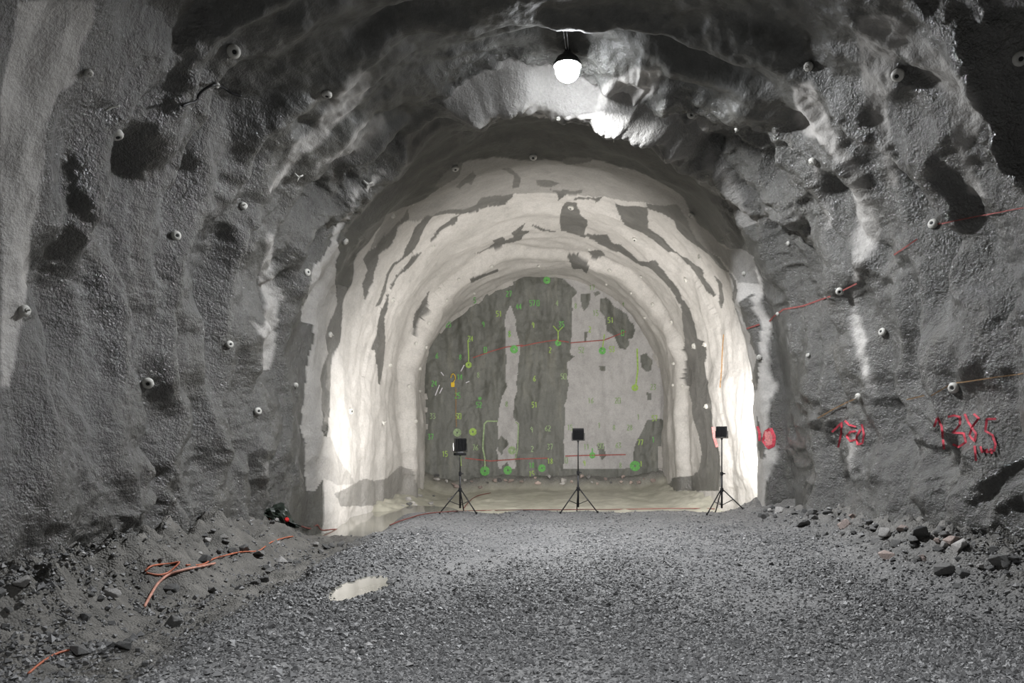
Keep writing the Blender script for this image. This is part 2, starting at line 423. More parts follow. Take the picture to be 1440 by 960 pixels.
# single hollows (-) and bulges (+) seen in the photograph: pixel, size along the profile, size along the tunnel, depth
FEAT = [(330,165,.55,.35,-.30),(345,115,.5,.3,-.22),(183,228,.35,.5,-.26),(150,330,.8,.28,-.22),(245,455,.6,.26,-.18),(300,430,.5,.22,-.14),
        (215,350,.7,.35,.16),(110,300,.9,.3,.14),(330,260,.6,.3,.12),(400,400,.4,.3,-.25),(455,265,.7,.6,-.30),(380,215,.35,.25,-.2),(425,172,.2,.25,-.22),
        (445,135,.25,.3,-.15),(395,205,.4,.15,.1),(208,628,.2,.25,-.15),(285,470,.7,.2,.12),(60,440,.6,.3,-.1),
        (1285,150,.42,.30,-.30),(1276,265,.35,.26,-.28),(1340,290,.7,.3,-.2),(1332,342,.28,.26,-.28),(1362,560,.45,.36,-.28),(1310,225,.6,.3,.16),
        (1215,250,.9,.28,.13),(1270,420,.7,.35,.16),(1300,440,.5,.3,-.1),(1225,375,.6,.2,.1),(1240,605,.4,.3,-.26),(1190,690,.3,.35,-.3),
        (1345,660,.25,.3,-.25),(1400,655,.3,.3,.18),(1080,235,.3,.4,-.35),(1070,205,.2,.35,-.35),(1000,205,.2,.4,-.25),(1050,150,.3,.5,.25),(1040,180,.3,.3,-.1),
        (1115,180,.2,.3,-.3),(1180,270,.15,.2,-.15),(590,175,.7,.5,-.3),(660,170,.25,.4,.25),(610,130,.5,.5,.12),(945,125,.25,.35,.20),(880,105,.35,.5,.2),
        (860,100,.2,.3,.12),(1000,175,.25,.3,.2),(560,30,.7,.5,-.2),(250,30,.8,.6,-.2),(1290,60,.5,.4,-.2),(470,185,.7,.25,.1)]
for px, py, rs, ry, a in FEAT:
    s0, y0 = base_sy(px, py)
    D += a * np.exp(-(((S - s0) / rs) ** 2 + ((Y - y0) / ry) ** 2) * 1.2)
D -= 0.14 * ss(14.6, 15.6, Y) * (1 - ss(20, 24, Y)) * (0.4 + 0.6 * (1 - ss(1.0, 5.0, np.minimum(S, 2 * LEG + ARC - S))))
D += 0.36 * ss(15.3, 15.8, Y + 0.25 * edge) * (1 - ss(16.35, 16.6, Y + 0.1 * edge)) * ss(LEG + ARC - 3.2, LEG + ARC - 1.2, S)
D -= 0.22 * np.exp(-((Y - 16.9) / 1.6) ** 2) * ss(LEG + ARC - 1.5, LEG + ARC + 1.0, S)
D *= ss(-16, 4, Y) * 0.5 + 0.5
SH = np.stack([X0 + nx * D, Y + 0.10 * gn(S * 1.1, Y * 1.1, 91) * near, Z0 + nz * D], -1)

c1 = NL + int(NA * 0.27); c2 = NL + int(NA * 0.73)
zero = np.zeros((NR, NC)); calm = np.clip(ceilw - rockz - 1.2 * lipm, 0, 1)
parts = {}
for nm, a, b_ in (('wall_left', 0, c1), ('ceiling', c1, c2), ('wall_right', c2, NC - 1)):
    o = grid_mesh(nm, SH[:, a:b_ + 1], M['shot'], {'pale': zero[:, a:b_ + 1], 'rock': rockz[:, a:b_ + 1], 'calm': calm[:, a:b_ + 1]}, flip=True)
    o['kind'] = 'structure'; parts[nm] = (o, a, b_ + 1)
tag(parts['wall_left'][0], 'dark wet sprayed-concrete tunnel wall on the left with bulging folds')
tag(parts['wall_right'][0], 'dark sprayed-concrete tunnel wall on the right with red painted numbers')
tag(parts['ceiling'][0], 'arched tunnel roof of sprayed concrete and bare rock')

# ------------------------------------------------------------------ the face at the end of the heading
FY = 28.9
gx = np.linspace(-5.3, 5.3, 300); gz = np.linspace(-0.9, 8.1, 250)
Zf, Xf = np.meshgrid(gz, gx, indexing='ij')
Yf = FY + 0.10 * fbm(Xf * 0.9 + 0.1 * Zf, Zf * 0.12, 101, 3, 0.5) + 0.05 * fbm(Xf * 1.6, Zf * 0.8, 102, 3) + 0.015 * fbm(Xf * 6, Zf * 4, 103, 3)
Yf += -0.22 * (ss(3.0, 4.6, np.abs(Xf))) - 0.25 * ss(5.5, 7.5, Zf)
FA = np.stack([Xf, Yf, Zf], -1)
face = grid_mesh('wall_back', FA, M['face'], {'pale': np.zeros(Xf.shape), 'rock': np.zeros(Xf.shape)})
tag(face, 'dark rock face closing the heading with green survey marks', kind='structure')

# ------------------------------------------------------------------ floor
def floor_parts(x, y):
    x = np.asarray(x, float); y = np.asarray(y, float)
    ex = 0.22 * fbm(y * 0.8, 0 * y + 2.0, 111, 3)
    gl = ss(-3.35, -2.6, x + ex)                                   # 1 on the gravel, 0 in the ditch
    fr = 1 - ss(16.5, 17.1, y + 0.22 * gn(x * 1.1, 0 * x + 5, 112) + 0.35 * ss(-1.8, -2.9, x))
    plat = gl * fr
    low = -0.36 + 0.06 * fbm(x * 1.1, y * 1.1, 113, 4) - 0.16 * ss(-2.0, -3.0, x) * ss(15.0, 16.5, y) - 0.05 * ss(16, 18, y) - 0.02 * ss(12, 15, y)
    low = low + 0.10 * ss(13, 10, y) + 0.035 * fbm(x * 4.5, y * 3.2, 123, 3, 0.6) * (1 - ss(15, 16.5, y))
    z = low * (1 - plat) + plat * (0.012 * fbm(x * 3, y * 3, 114, 3) + 0.035 * fbm(x * 0.7, y * 0.35, 115, 3))
    z = z - 0.05 * plat * np.exp(-((x + 1.0) / 0.35) ** 2) - 0.04 * plat * np.exp(-((x - 1.5) / 0.4) ** 2)
    # rubble banks along the walls
    br = ss(3.75, 5.2, x + 0.25 * gn(y * 0.9, 0 * y + 8, 116)) * (1 - ss(17.5, 19.5, y))
    z = z + br * (0.42 + 0.17 * fbm(x * 2.6, y * 2.6, 117, 4, 0.6))
    bl = ss(-3.9, -5.1, x + 0.25 * gn(y * 0.9, 0 * y + 11, 118)) * (1 - ss(13.5, 15.5, y))
    z = z + bl * (0.62 + 0.19 * fbm(x * 2.6, y * 2.6, 119, 4, 0.6))
    fb = ss(27.6, 28.5, y + 0.2 * gn(x * 1.2, 0 * x + 6, 120)) + 0.10 * ss(25.5, 27.0, y + 0.3 * gn(x, 0 * x, 125))
    z = z + fb * (0.42 + 0.05 * fbm(x * 3, y * 3, 121, 3))
    sb = (ss(3.2, 4.6, x) + ss(-3.4, -4.6, x)) * ss(19.5, 21.5, y)
    z = z + sb * (0.30 + 0.08 * fbm(x * 2.5, y * 2.5, 122, 3))
    # the small hollow that holds a puddle
    z = z - 0.13 * np.exp(-(((x + 2.02 - 0.05 * (y - 8.6)) / 0.22) ** 2 + ((y - 8.62) / 0.62) ** 2))
    mud = np.clip((1 - gl) + 0.9 * br + bl, 0, 1) * (1 - 0.0 * fr)
    pit = ss(16.4, 17.3, y) * (1 - 0.85 * np.clip(fb, 0, 1)) * (1 - br)
    return z, mud, pit, plat
fx = np.linspace(-6.4, 6.4, 330)
fy = np.concatenate([np.linspace(-14, 4.2, 60), np.interp(np.linspace(0, cum[-1], 430), cum, yy)])
FYg, FXg = np.meshgrid(fy, fx, indexing='ij')
Zg, mudg, pitg, platg = floor_parts(FXg, FYg)
floor = grid_mesh('floor', np.stack([FXg, FYg, Zg], -1), M['floor'], {'mud': mudg, 'pit': pitg})
tag(floor, 'grey gravel tunnel floor with muddy ditch and pale wet sump', kind='structure')

bpy.context.view_layer.update()
dg = bpy.context.evaluated_depsgraph_get()
CAM = Vector((0, 0, CAMZ))
def ray(px, py):
    d = Vector(((px - CX) / F, 1.0, (CY - py) / F)).normalized()
    return scene.ray_cast(dg, CAM, d)                              # hit, loc, normal, index, object, matrix
def hit(px, py):
    h, loc, n, i, o, _ = ray(px, py)
    return (loc.copy(), n.copy(), o.name, i) if h else None
def grid_index(name, fi, loc=None):
    if name in parts:
        o, a, b_ = parts[name]; c = b_ - a - 1
        ci, ri = fi % c + a, fi // c
        if loc is None: return ci + 0.5, ri + 0.5
        v0 = SH[ri, ci]; A = np.stack([SH[ri, ci + 1] - v0, SH[ri + 1, ci] - v0], 1)
        f = np.clip(np.linalg.lstsq(A, np.array(loc) - v0, rcond=None)[0], 0, 1)
        return ci + float(f[0]), ri + float(f[1])
    return None

# ------------------------------------------------------------------ wet and dry skin, and the brightened rock lip: outlines from the photograph, cast onto the surfaces
BZ = [(462,690),(460,605),(465,543),(465,523),(468,503),(478,482),(480,467),(481,442),(482,422),(490,405),(497,400),(498,373),(500,357),(513,345),(527,333),(537,315),
      (543,302),(567,292),(577,290),(600,278),(617,265),(632,253),(640,248),(650,228),(682,223),(707,222),(740,225),(782,225),(797,229),(832,225),(857,228),(873,237),
      (893,240),(923,253),(947,267),(963,280),(968,292),(975,305),(980,313),(1000,330),(1020,350),(1048,352),(1060,362),(1063,380),(1067,382),(1073,402),(1072,417),(1077,440),
      (1083,463),(1085,490),(1080,510),(1078,517),(1088,530),(1088,545),(1080,562),(1080,572),(1083,593),(1088,613),(1093,630),(1090,655),(1078,683),(1067,697),(1045,700),
      (1000,715),(760,715),(500,715)]
PALES = [
 (BZ, 1.0),
 ([(25,0),(135,0),(132,35),(112,70),(108,115),(80,135),(68,170),(62,240),(45,330),(40,380),(35,440),(22,500),(12,545),(1,545),(1,140),(8,100),(20,50)], .75),
 ([(505,95),(480,122),(475,130),(457,158),(438,187),(413,203),(397,233),(377,270),(385,267),(405,242),(423,220),(447,207),(473,175),(497,153),(517,128),(525,105)], .72),
 ([(507,175),(537,160),(543,177),(527,203),(505,215),(480,227),(455,230),(438,248),(447,228),(472,217),(497,190)], .5),
 ([(538,240),(545,238),(517,268),(502,283),(497,297),(482,317),(473,337),(478,355),(472,373),(472,400),(474,422),(470,437),(462,458),(457,472),(462,497),(453,517),(450,533),
   (453,547),(452,560),(455,587),(452,605),(455,613),(464,613),(480,650),(500,680),(475,682),(457,672),(443,690),(430,690),(427,643),(430,622),(422,602),(423,577),(428,560),
   (430,520),(435,495),(443,478),(438,455),(423,452),(424,433),(433,417),(435,400),(440,378),(455,362),(463,348),(467,333),(475,315),(492,294),(497,279),(512,264)], .72),
 ([(377,330),(387,327),(380,377),(397,417),(387,467),(382,520),(370,520),(370,477),(353,450),(370,460),(373,423),(363,393)], .75),
 ([(370,650),(378,650),(376,680),(372,695)], .6),
 ([(1113,120),(1140,113),(1167,173),(1193,213),(1217,253),(1227,293),(1237,320),(1233,353),(1207,383),(1203,430),(1220,480),(1223,507),(1227,537),(1227,573),(1217,537),(1207,500),
   (1197,453),(1198,403),(1203,363),(1207,320),(1203,287),(1187,240),(1160,203),(1127,187)], .8),
 ([(1191,617),(1205,611),(1202,657),(1194,665)], .5),
 ([(1203,23),(1250,20),(1293,50),(1343,100),(1373,140),(1383,180),(1363,213),(1387,277),(1360,273),(1350,217),(1327,133),(1260,67),(1260,110),(1247,140),(1253,187),(1267,247),
   (1253,267),(1240,217),(1213,117)], .6),
 ([(1140,222),(1146,222),(1157,273),(1171,320),(1165,322),(1150,273)], .5),
 ([(690,128),(720,136),(770,142),(830,142),(860,110),(895,95),(930,98),(925,125),(890,150),(850,170),(780,168),(730,160),(690,145)], .85),  # bare rock of the lip, made paler to brighten its lamp-lit rim
 ([(985,205),(1010,212),(1030,250),(1050,290),(1070,315),(1045,320),(1015,270),(1000,250)], .45),
 ([(965,160),(1000,172),(985,195),(968,190)], .4),
]
OLD = [(543,302),(567,292),(577,290),(600,278),(617,265),(632,253),(640,248),(650,228),(682,223),(707,222),(740,225),(782,225),(797,229),(832,225),(857,228),(873,237),
      (893,240),(923,253),(947,267),(963,280),(968,292),(975,305),(980,313),(1000,330),(1020,350),(1048,352),(1060,362),(1063,380),(1067,400),(1040,395),(1013,362),(990,350),(967,320),(958,297),(935,290),(850,277),(790,272),(722,272),(690,284),(660,295),(620,300),(606,303),(590,312),(570,308),(550,330),(520,352)]
DARKS = [
 [(460,605),(455,613),(462,585),(464,560),(465,543),(465,523),(468,503),(478,482),(480,467),(481,442),(482,422),(490,405),(474,400),(474,422),(470,437),(462,458),(457,472),(462,497),(453,517),(450,533),(453,547),(452,560),(455,587),(452,605)],
 [(575,307),(573,293),(563,310),(547,325),(537,335),(527,348),(520,353),(510,365),(517,380),(510,400),(512,422),(517,418),(523,400),(527,385),(533,357),(550,345),(558,330),(560,317),(570,310)],
 [(608,303),(600,303),(593,312),(583,320),(577,337),(570,352),(568,360),(553,370),(543,385),(540,400),(535,417),(528,432),(535,427),(543,410),(543,400),(547,385),(557,372),(570,362),(580,355),(590,337),(597,320),(605,308)],
 [(605,304),(620,297),(660,292),(690,281),(722,272),(722,277),(690,287),(660,298),(620,302)],
 [(647,302),(643,310),(627,320),(617,328),(610,338),(603,342),(610,328),(620,318),(635,308)],
 [(595,352),(587,363),(577,375),(563,385),(553,400),(547,413),(545,437),(541,447),(541,467),(542,480),(539,517),(535,533),(533,545),(531,523),(528,503),(528,493),(522,492),(527,480),(531,462),(532,447),(537,435),(547,408),(550,397),(557,385),(570,372),(580,360)],
 [(604,408),(599,432),(593,448),(583,465),(578,480),(576,478),(579,467),(583,443),(591,428)],
 [(665,240),(670,247),(662,260),(655,257),(645,267),(642,263),(650,253)],
 [(640,228),(650,228),(648,242),(640,250),(620,263),(612,263),(630,240)],
 [(705,237),(718,236),(733,250),(730,263),(721,265),(722,247),(712,240)],
 [(677,278),(722,272),(720,278),(710,287),(677,292),(672,297),(640,302),(640,295),(665,293)],
 [(753,253),(770,253),(788,258),(770,263),(755,262)],
 [(772,265),(787,268),(820,267),(818,270),(797,273),(785,282),(783,272)],
 [(810,277),(848,277),(838,285),(833,280),(807,282)],
 [(790,225),(797,232),(832,227),(832,222),(800,222)],
 [(795,285),(810,285),(817,303),(827,312),(822,328),(853,330),(863,342),(873,343),(882,352),(898,367),(922,367),(933,380),(942,392),(952,402),(957,413),(968,433),(977,455),(980,475),
  (990,480),(993,498),(991,510),(995,543),(1000,563),(1002,593),(1007,620),(1012,638),(1013,657),(1013,690),(940,690),(945,672),(975,668),(983,660),(987,637),(983,615),(973,580),(972,562),(965,537),(962,510),
  (963,477),(960,460),(958,430),(948,413),(930,392),(917,378),(900,373),(875,357),(860,350),(827,335),(807,330),(788,325),(787,307),(790,292)],
 [(745,318),(762,320),(785,325),(765,325)],
 [(740,313),(733,323),(745,325),(730,338),(710,343),(667,358),(688,347),(695,342),(693,337),(707,333),(710,338),(723,333),(720,328),(730,318)],
 [(865,287),(910,292),(912,320),(932,335),(947,352),(968,365),(973,368),(985,378),(993,397),(1007,412),(1005,417),(993,407),(980,387),(967,370),(953,357),(940,353),(923,340),(902,327),(877,315),(870,300)],
 [(907,287),(940,290),(953,287),(960,298),(967,310),(980,337),(990,348),(1010,362),(1023,380),(1035,393),(1037,410),(1033,427),(1040,445),(1030,422),(1032,403),(1027,387),(1013,377),(997,358),(983,348),(967,337),(953,323),(947,310),(932,300),(910,293)],
 [(1003,385),(1015,398),(1018,422),(1015,435),(1020,450),(1012,427),(1010,398)],
 [(1058,413),(1038,425),(1043,443),(1048,460),(1055,472),(1055,482),(1065,503),(1060,520),(1056,533),(1062,550),(1067,532),(1068,520),(1073,500),(1072,493),(1070,468),(1067,453),(1062,427)],
 [(1063,580),(1067,597),(1072,617),(1078,630),(1075,645),(1070,645),(1067,628),(1064,607)],
 [(797,357),(812,355),(830,372),(825,385),(818,378),(805,378)],
 [(826,352),(845,352),(850,360),(835,362)],
 [(660,393),(700,378),(700,382),(662,397)],
]
F_PALE = [
 [(717,429),(721,435),(725,450),(729,472),(731,489),(731,495),(728,517),(726,526),(726,550),(723,567),(722,588),(724,592),(729,596),(727,630),(725,642),(724,660),(721,687),(717,686),(719,667),(716,657),(714,649),
  (706,655),(703,666),(700,657),(699,650),(700,642),(697,632),(702,626),(701,616),(699,596),(702,580),(705,557),(712,547),(715,540),(711,532),(712,511),(711,489),(710,467),(709,451),(712,440)],
 [(792,392),(806,386),(820,384),(844,390),(870,403),(890,420),(905,436),(925,468),(937,500),(940,540),(936,590),(910,590),(905,602),(897,617),(894,627),(891,645),(889,657),(862,662),(792,662),(793,630),(794,605),
  (795,590),(794,570),(797,560),(799,540),(797,531),(798,520),(798,509),(809,500),(801,495),(802,489),(804,470),(804,445),(805,419),(812,412),(800,400)],
]
F_DARK = [
 [(705,612),(713,618),(715,626),(708,632),(706,640),(700,634),(700,620)],
 [(844,420),(852,420),(869,432),(882,440),(891,455),(892,467),(889,476),(884,475),(885,485),(880,491),(872,489),(865,472),(854,462),(849,445),(844,437)],
 [(818,412),(829,414),(828,430),(822,436),(817,430)],
 [(834,413),(842,410),(843,415),(836,418)],
 [(900,499),(909,496),(916,507),(916,520),(911,522),(902,517),(899,507)],
 [(842,514),(852,514),(851,521),(846,521)],
 [(822,466),(826,466),(825,480),(822,480)],
 [(908,552),(916,553),(915,562),(910,562)],
 [(840,625),(850,622),(853,640),(847,646),(843,640)],
]
pale = np.zeros((NR, NC)); CI, RI = np.meshgrid(np.arange(NC), np.arange(NR))
rug = 1.3 * gn(S * 2.2, Y * 2.2, 131); rug2 = 1.3 * gn(S * 2.2, Y * 2.2, 132)
def stain(poly, val, arr, soft=False):
    pts = []
    for p in densify(poly, 5):
        h = hit(*p)
        if h is None: continue
        g = grid_index(h[2], h[3], h[0])
        if g is None and h[2] == 'wall_back':                      # past the rim: carry on to the end of the shell
            s_, y_ = base_sy(*p); g = (float(np.interp(s_, S1, np.arange(NC))), float(NR - 1))
        if g is None:
            s_, y_ = base_sy(*p); g = (float(np.interp(s_, S1, np.arange(NC))), float(np.interp(min(y_, 29.7), rowsY, np.arange(NR))))
        pts.append(g)
    if len(pts) < 3: return
    a = np.array(pts); c0, r0 = np.floor(a.min(0)).astype(int) - 2; c9, r9 = np.ceil(a.max(0)).astype(int) + 3
    c0 = max(c0, 0); r0 = max(r0, 0); c9 = min(c9, NC); r9 = min(r9, NR)
    sl = (slice(r0, r9), slice(c0, c9))
    m = inside(pts, CI[sl] + rug[sl], RI[sl] + rug2[sl])
    arr[sl] = np.where(m, val, arr[sl])
# everything beyond the first pale ring that the outline does not reach stays dry concrete as well
stain_bz = np.zeros((NR, NC))
ring_pts = [(a, b) for a, b in BZ if b < 690]
best = {}
for p in densify(ring_pts, 4, closed=False):
    h = hit(*p)
    if h and grid_index(h[2], h[3]):
        c, r = grid_index(h[2], h[3], h[0]); best[int(c)] = min(best.get(int(c), 1e9), r)
cols = sorted(best); start = np.interp(np.arange(NC), cols, [best[c] for c in cols])
start = np.convolve(np.pad(start, 10, mode='edge'), np.ones(21) / 21, 'valid')
pale = np.clip(RI + rug2 - start[None, :] + 0.5, 0, 1)
for poly, v in PALES[1:]: stain(poly, v, pale)
stain(OLD, 0.5, pale)
stain([(495,682),(513,672),(525,676),(545,672),(557,660),(562,655),(580,660),(583,670),(590,692),(585,710),(480,712),(470,695)], 0.5, pale)
for poly in DARKS: stain(poly, 0.16, pale)
pale = np.where(Y < 14, blur(pale, 1), pale)
pale = np.maximum(pale, 0.09 * near * (1 - 0.8 * ceilw))
lit_lip = (1 - ss(1.9, 2.5, np.abs(S - SC - 0.55))) * ss(-0.45, -0.3, Y - Yc) * (1 - ss(0.0, 0.15, Y - Yc))
pale = np.maximum(pale, 0.55 * lit_lip)  # lamp-lit arc on the bare rock lip, painted in as paler colour
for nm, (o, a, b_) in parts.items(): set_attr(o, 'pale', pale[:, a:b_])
fp = np.zeros(Xf.shape); fr_ = 0.05 * gn(Xf * 2.5, Zf * 2.5, 133)
def fstain(poly, v):
    pts = [((p[0] - CX) / F * (FY - 0.1), CAMZ + (CY - p[1]) / F * (FY - 0.1)) for p in densify(poly, 6)]
    fp[inside(pts, Xf + fr_, Zf + fr_)] = v
for p in F_PALE: fstain(p, 1.0)
for p in F_DARK: fstain(p, 0.0)
fp[(Zf < 0.3)] = 0
set_attr(face, 'pale', fp)

# ------------------------------------------------------------------ water
def puddle(name, x0, x1, y0, y1, z, label, nx_=2, ny_=2):
    gy, gx_ = np.meshgrid(np.linspace(y0, y1, 40), np.linspace(x0, x1, 40), indexing='ij')
    cx_, cy_ = (x0 + x1) / 2, (y0 + y1) / 2
    t = np.hypot((gx_ - cx_) / (x1 - x0) * 2, (gy - cy_) / (y1 - y0) * 2)
    bm = bmesh.new(); n = 48; top = []; bot = []
    for k in range(n):
        a = 2 * math.pi * k / n; rr = 1 + 0.12 * float(gn(math.cos(a) * 2 + 5, math.sin(a) * 2, 141))
        x = cx_ + (x1 - x0) / 2 * math.cos(a) * rr; y = cy_ + (y1 - y0) / 2 * math.sin(a) * rr
        top.append(bm.verts.new((x, y, z))); bot.append(bm.verts.new((x, y, z - 0.03)))
    bm.faces.new(top); bm.faces.new(bot[::-1])
    for k in range(n): bm.faces.new((top[k], bot[k], bot[(k + 1) % n], top[(k + 1) % n]))
    return tag(obj(name, bm, M['water']), label, 'puddle')
puddle('puddle', -5.0, -2.1, 14.6, 22.4, -0.44, 'still pale puddle by the left wall beyond the gravel edge')
puddle('puddle', -2.35, -1.7, 7.85, 9.4, -0.055, 'small bright puddle on the gravel near the ditch')

# ------------------------------------------------------------------ hanging lamp and added fill lamp
def make_lamp(loc, anchor, label, power=1.0, globe='globe', spread=172):
    t = thing('ceiling_lamp', label, 'lamp', loc)
    bm = bmesh.new(); bmesh.ops.create_icosphere(bm, subdivisions=3, radius=0.185)
    obj('globe', bm, M[globe], t, True)
    bm = bmesh.new(); add_lathe(bm, [(0.212, 0.05), (0.205, 0.10), (0.16, 0.17), (0.08, 0.225), (0.06, 0.26), (0.0, 0.265)], 28)
    add_lathe(bm, [(0.208, 0.05), (0.20, 0.10), (0.155, 0.165), (0.0, 0.215)], 28)
    obj('reflector', bm, M['dark_steel'], t, True)
    bm = bmesh.new(); add_rod(bm, (0, 0, 0.24), (0, 0, 0.30), 0.04, 14); obj('socket', bm, M['black'], t)
    a = Vector(anchor) - Vector(loc)
    for dx in (-0.04, 0.04):
        bm = bmesh.new(); add_rod(bm, (dx * 0.4, 0, 0.28), (a.x + dx, a.y, a.z), 0.005, 6); obj('hanging_wire', bm, M['grey_metal'], t)
    ld = bpy.data.lights.new('lamp_disc', 'AREA'); ld.shape = 'DISK'; ld.size = 0.26; ld.energy = LAMP_DOWN_W * power; ld.color = (0.95, 0.97, 1.0); ld.spread = math.radians(spread)
    lo = bpy.data.objects.new('lamp_disc', ld); COL.objects.link(lo); lo.parent = t; lo.location = (0, 0, -0.19)
    return t
LY = 11.7
make_lamp(((798 - CX) / F * LY, LY, CAMZ + (CY - 98) / F * LY), (0.2, 10.2, 7.5), 'glowing round white lamp hanging under the rock roof')
make_lamp((0.0, 0.6, 6.5), (0.0, 0.6, 7.6), 'added unseen lamp above the viewer, lighting the near gravel', 0.45, 'globe_dim', 112)  # fill light added out of view to brighten the near gravel

# ------------------------------------------------------------------ flood lights on tripods
def make_flood(px, py_base, py_head, aim, watts, label, head_w, leg_yaw, tilt_frame=False, size=0.24):
    gy = 16.2; gx_ = (px - CX) / F * gy; g = Vector((gx_, gy, float(floor_parts(gx_, gy)[0]))); py_base = CY + (CAMZ - g.z) / gy * F
    t = thing('work_light', label, 'work light', tuple(g))
    s = F / g.y
    top = (py_base - py_head) / s                                   # centre of the head above the ground
    hw = head_w / s
    hub = 0.48
    bm = bmesh.new(); add_rod(bm, (0, 0, 0.10), (0, 0, hub + 0.35), 0.021, 12); obj('lower_pole', bm, M['black'], t, True)
    bm = bmesh.new(); add_rod(bm, (0, 0, hub + 0.3), (0, 0, top - hw * 0.62), 0.014, 12); obj('upper_pole', bm, M['dark_steel'], t, True)
    bm = bmesh.new(); add_rod(bm, (0, 0, hub - 0.04), (0, 0, hub + 0.04), 0.036, 12); obj('leg_collar', bm, M['black'], t)
    bm = bmesh.new(); add_rod(bm, (0, 0, hub + 0.30), (0, 0, hub + 0.37), 0.032, 12); add_rod(bm, (0, 0, hub + 0.335), (0.07, 0, hub + 0.335), 0.014, 8)
    obj('clamp_knob', bm, M['black'], t)
    for k in range(3):
        a = leg_yaw + k * 2 * math.pi / 3; c, s_ = math.cos(a), math.sin(a)
        fx_, fy_ = 0.44 * c, 0.44 * s_
        gz = float(floor_parts(g.x + fx_, g.y + fy_)[0]) - g.z
        gz = max(gz, -0.16)
        bm = bmesh.new(); add_rod(bm, (0.03 * c, 0.03 * s_, hub), (fx_, fy_, gz + 0.015), 0.013, 8)
        lg = obj('leg', bm, M['black'], t, True)
        bm = bmesh.new(); add_rod(bm, (fx_, fy_, gz), (fx_, fy_, gz + 0.045), 0.020, 8); obj('rubber_foot', bm, M['black'], lg)
        bm = bmesh.new(); add_rod(bm, (0, 0, 0.16), (0.24 * c, 0.24 * s_, 0.16 + 0.10 + (gz * 0.4)), 0.008, 6); obj('brace', bm, M['dark_steel'], t)
    d = Vector(aim).normalized(); q = d.to_track_quat('Y', 'Z'); R = q.to_matrix()
    hc = Vector((0, 0, top))
    bm = bmesh.new(); add_box(bm, hc, (hw, 0.075, hw), R, 0.008)
    for k in range(7):
        add_box(bm, hc + R @ Vector(((k - 3) * hw / 7.5, -0.05, 0)), (0.010, 0.045, hw * 0.86), R)
    head = obj('lamp_housing', bm, M['black'], t)
    bm = bmesh.new(); add_box(bm, hc + R @ Vector((0, 0.041, 0)), (hw * 0.82, 0.008, hw * 0.82), R); obj('light_panel', bm, M['glass_front'], head)
    bm = bmesh.new()
    for sx in (-1, 1):
        add_box(bm, hc + Vector((sx * (hw / 2 + 0.012), 0, -hw * 0.22)), (0.012, 0.03, hw * 0.62))
    add_box(bm, hc + Vector((0, 0, -hw * 0.55)), (hw + 0.036, 0.03, 0.016)); add_rod(bm, hc + Vector((0, 0, -hw * 0.70)), hc + Vector((0, 0, -hw * 0.54)), 0.024, 10)
    obj('bracket', bm, M['dark_steel'], t)
    if tilt_frame:
        bm = bmesh.new(); add_box(bm, hc + Vector((0, 0, -hw * 0.74)), (hw * 0.98, 0.07, hw * 0.2), None, 0.006); obj('control_gear', bm, M['black'], t)
        bm = bmesh.new(); add_box(bm, hc + Vector((0, -0.01, -hw * 0.60)), (hw * 0.5, 0.06, hw * 0.12), None, 0.004); obj('maker_plate', bm, M['grey_metal'], t)
    ld = bpy.data.lights.new('flood_beam', 'AREA'); ld.shape = 'SQUARE'; ld.size = hw * 0.8; ld.energy = watts; ld.color = (1.0, 0.97, 0.935); ld.spread = math.radians(128)
    lo = bpy.data.objects.new('flood_beam', ld); COL.objects.link(lo); lo.parent = t
    lo.location = hc + R @ Vector((0, 0.055, 0)); lo.rotation_euler = d.to_track_quat('-Z', 'Y').to_euler()
    return t
make_flood(647, 718, 625, (-0.60, 0.80, 0.02), FLOOD_W['left'], 'black flood light on tripod, leftmost of three, with a grey plate under its head', 18, math.radians(205), True)
make_flood(813, 716, 610, (0.0, 1.0, 0.42), FLOOD_W['middle'], 'dark flood light on a tall tripod, middle one of three', 16, math.radians(212))
make_flood(1015, 716, 607, (0.40, 0.90, 0.0), FLOOD_W['right'], 'black flood light on tripod close to the glaring white right wall', 15.5, math.radians(215))

# ------------------------------------------------------------------ rock bolts
def bolt_mesh(kind):
    bm = bmesh.new()
    if kind == 'dish':
        add_lathe(bm, [(0.034, 0.03), (0.05, 0.045), (0.075, 0.028), (0.098, 0.012), (0.104, 0.0), (0.10, -0.05)], 14)
    elif kind == 'star':
        for k in range(3):
            a = k * 2 * math.pi / 3 + 0.5
            R = Matrix.Rotation(a, 3, 'Z')
            add_box(bm, R @ Vector((0.06, 0, 0.03)), (0.13, 0.035, 0.02), R @ Matrix.Rotation(0.25, 3, 'Y'), 0.004)
    else:
        add_lathe(bm, [(0.03, 0.03), (0.05, 0.04), (0.08, 0.012), (0.082, -0.03)], 10)
    return bm
BM = {}
for k in ('dish', 'star', 'small'):
    me = bpy.data.meshes.new('bolt_plate'); b = bolt_mesh(k); b.to_mesh(me); b.free(); me.materials.append(M['white_steel'])
    me.polygons.foreach_set('use_smooth', np.ones(len(me.polygons), dtype=bool)); BM[k] = me
me = bpy.data.meshes.new('bolt_end'); b = bmesh.new()
add_rod(b, (0, 0, -0.12), (0, 0, 0.035), 0.033, 10); b.to_mesh(me); b.free(); me.materials.append(M['bolt_hole']); BM['end'] = me
me = bpy.data.meshes.new('bolt_nut'); b = bmesh.new()
add_rod(b, (0, 0, 0.0), (0, 0, 0.05), 0.03, 6); add_rod(b, (0, 0, 0.05), (0, 0, 0.10), 0.012, 8); b.to_mesh(me); b.free(); me.materials.append(M['white_steel']); BM['nut'] = me
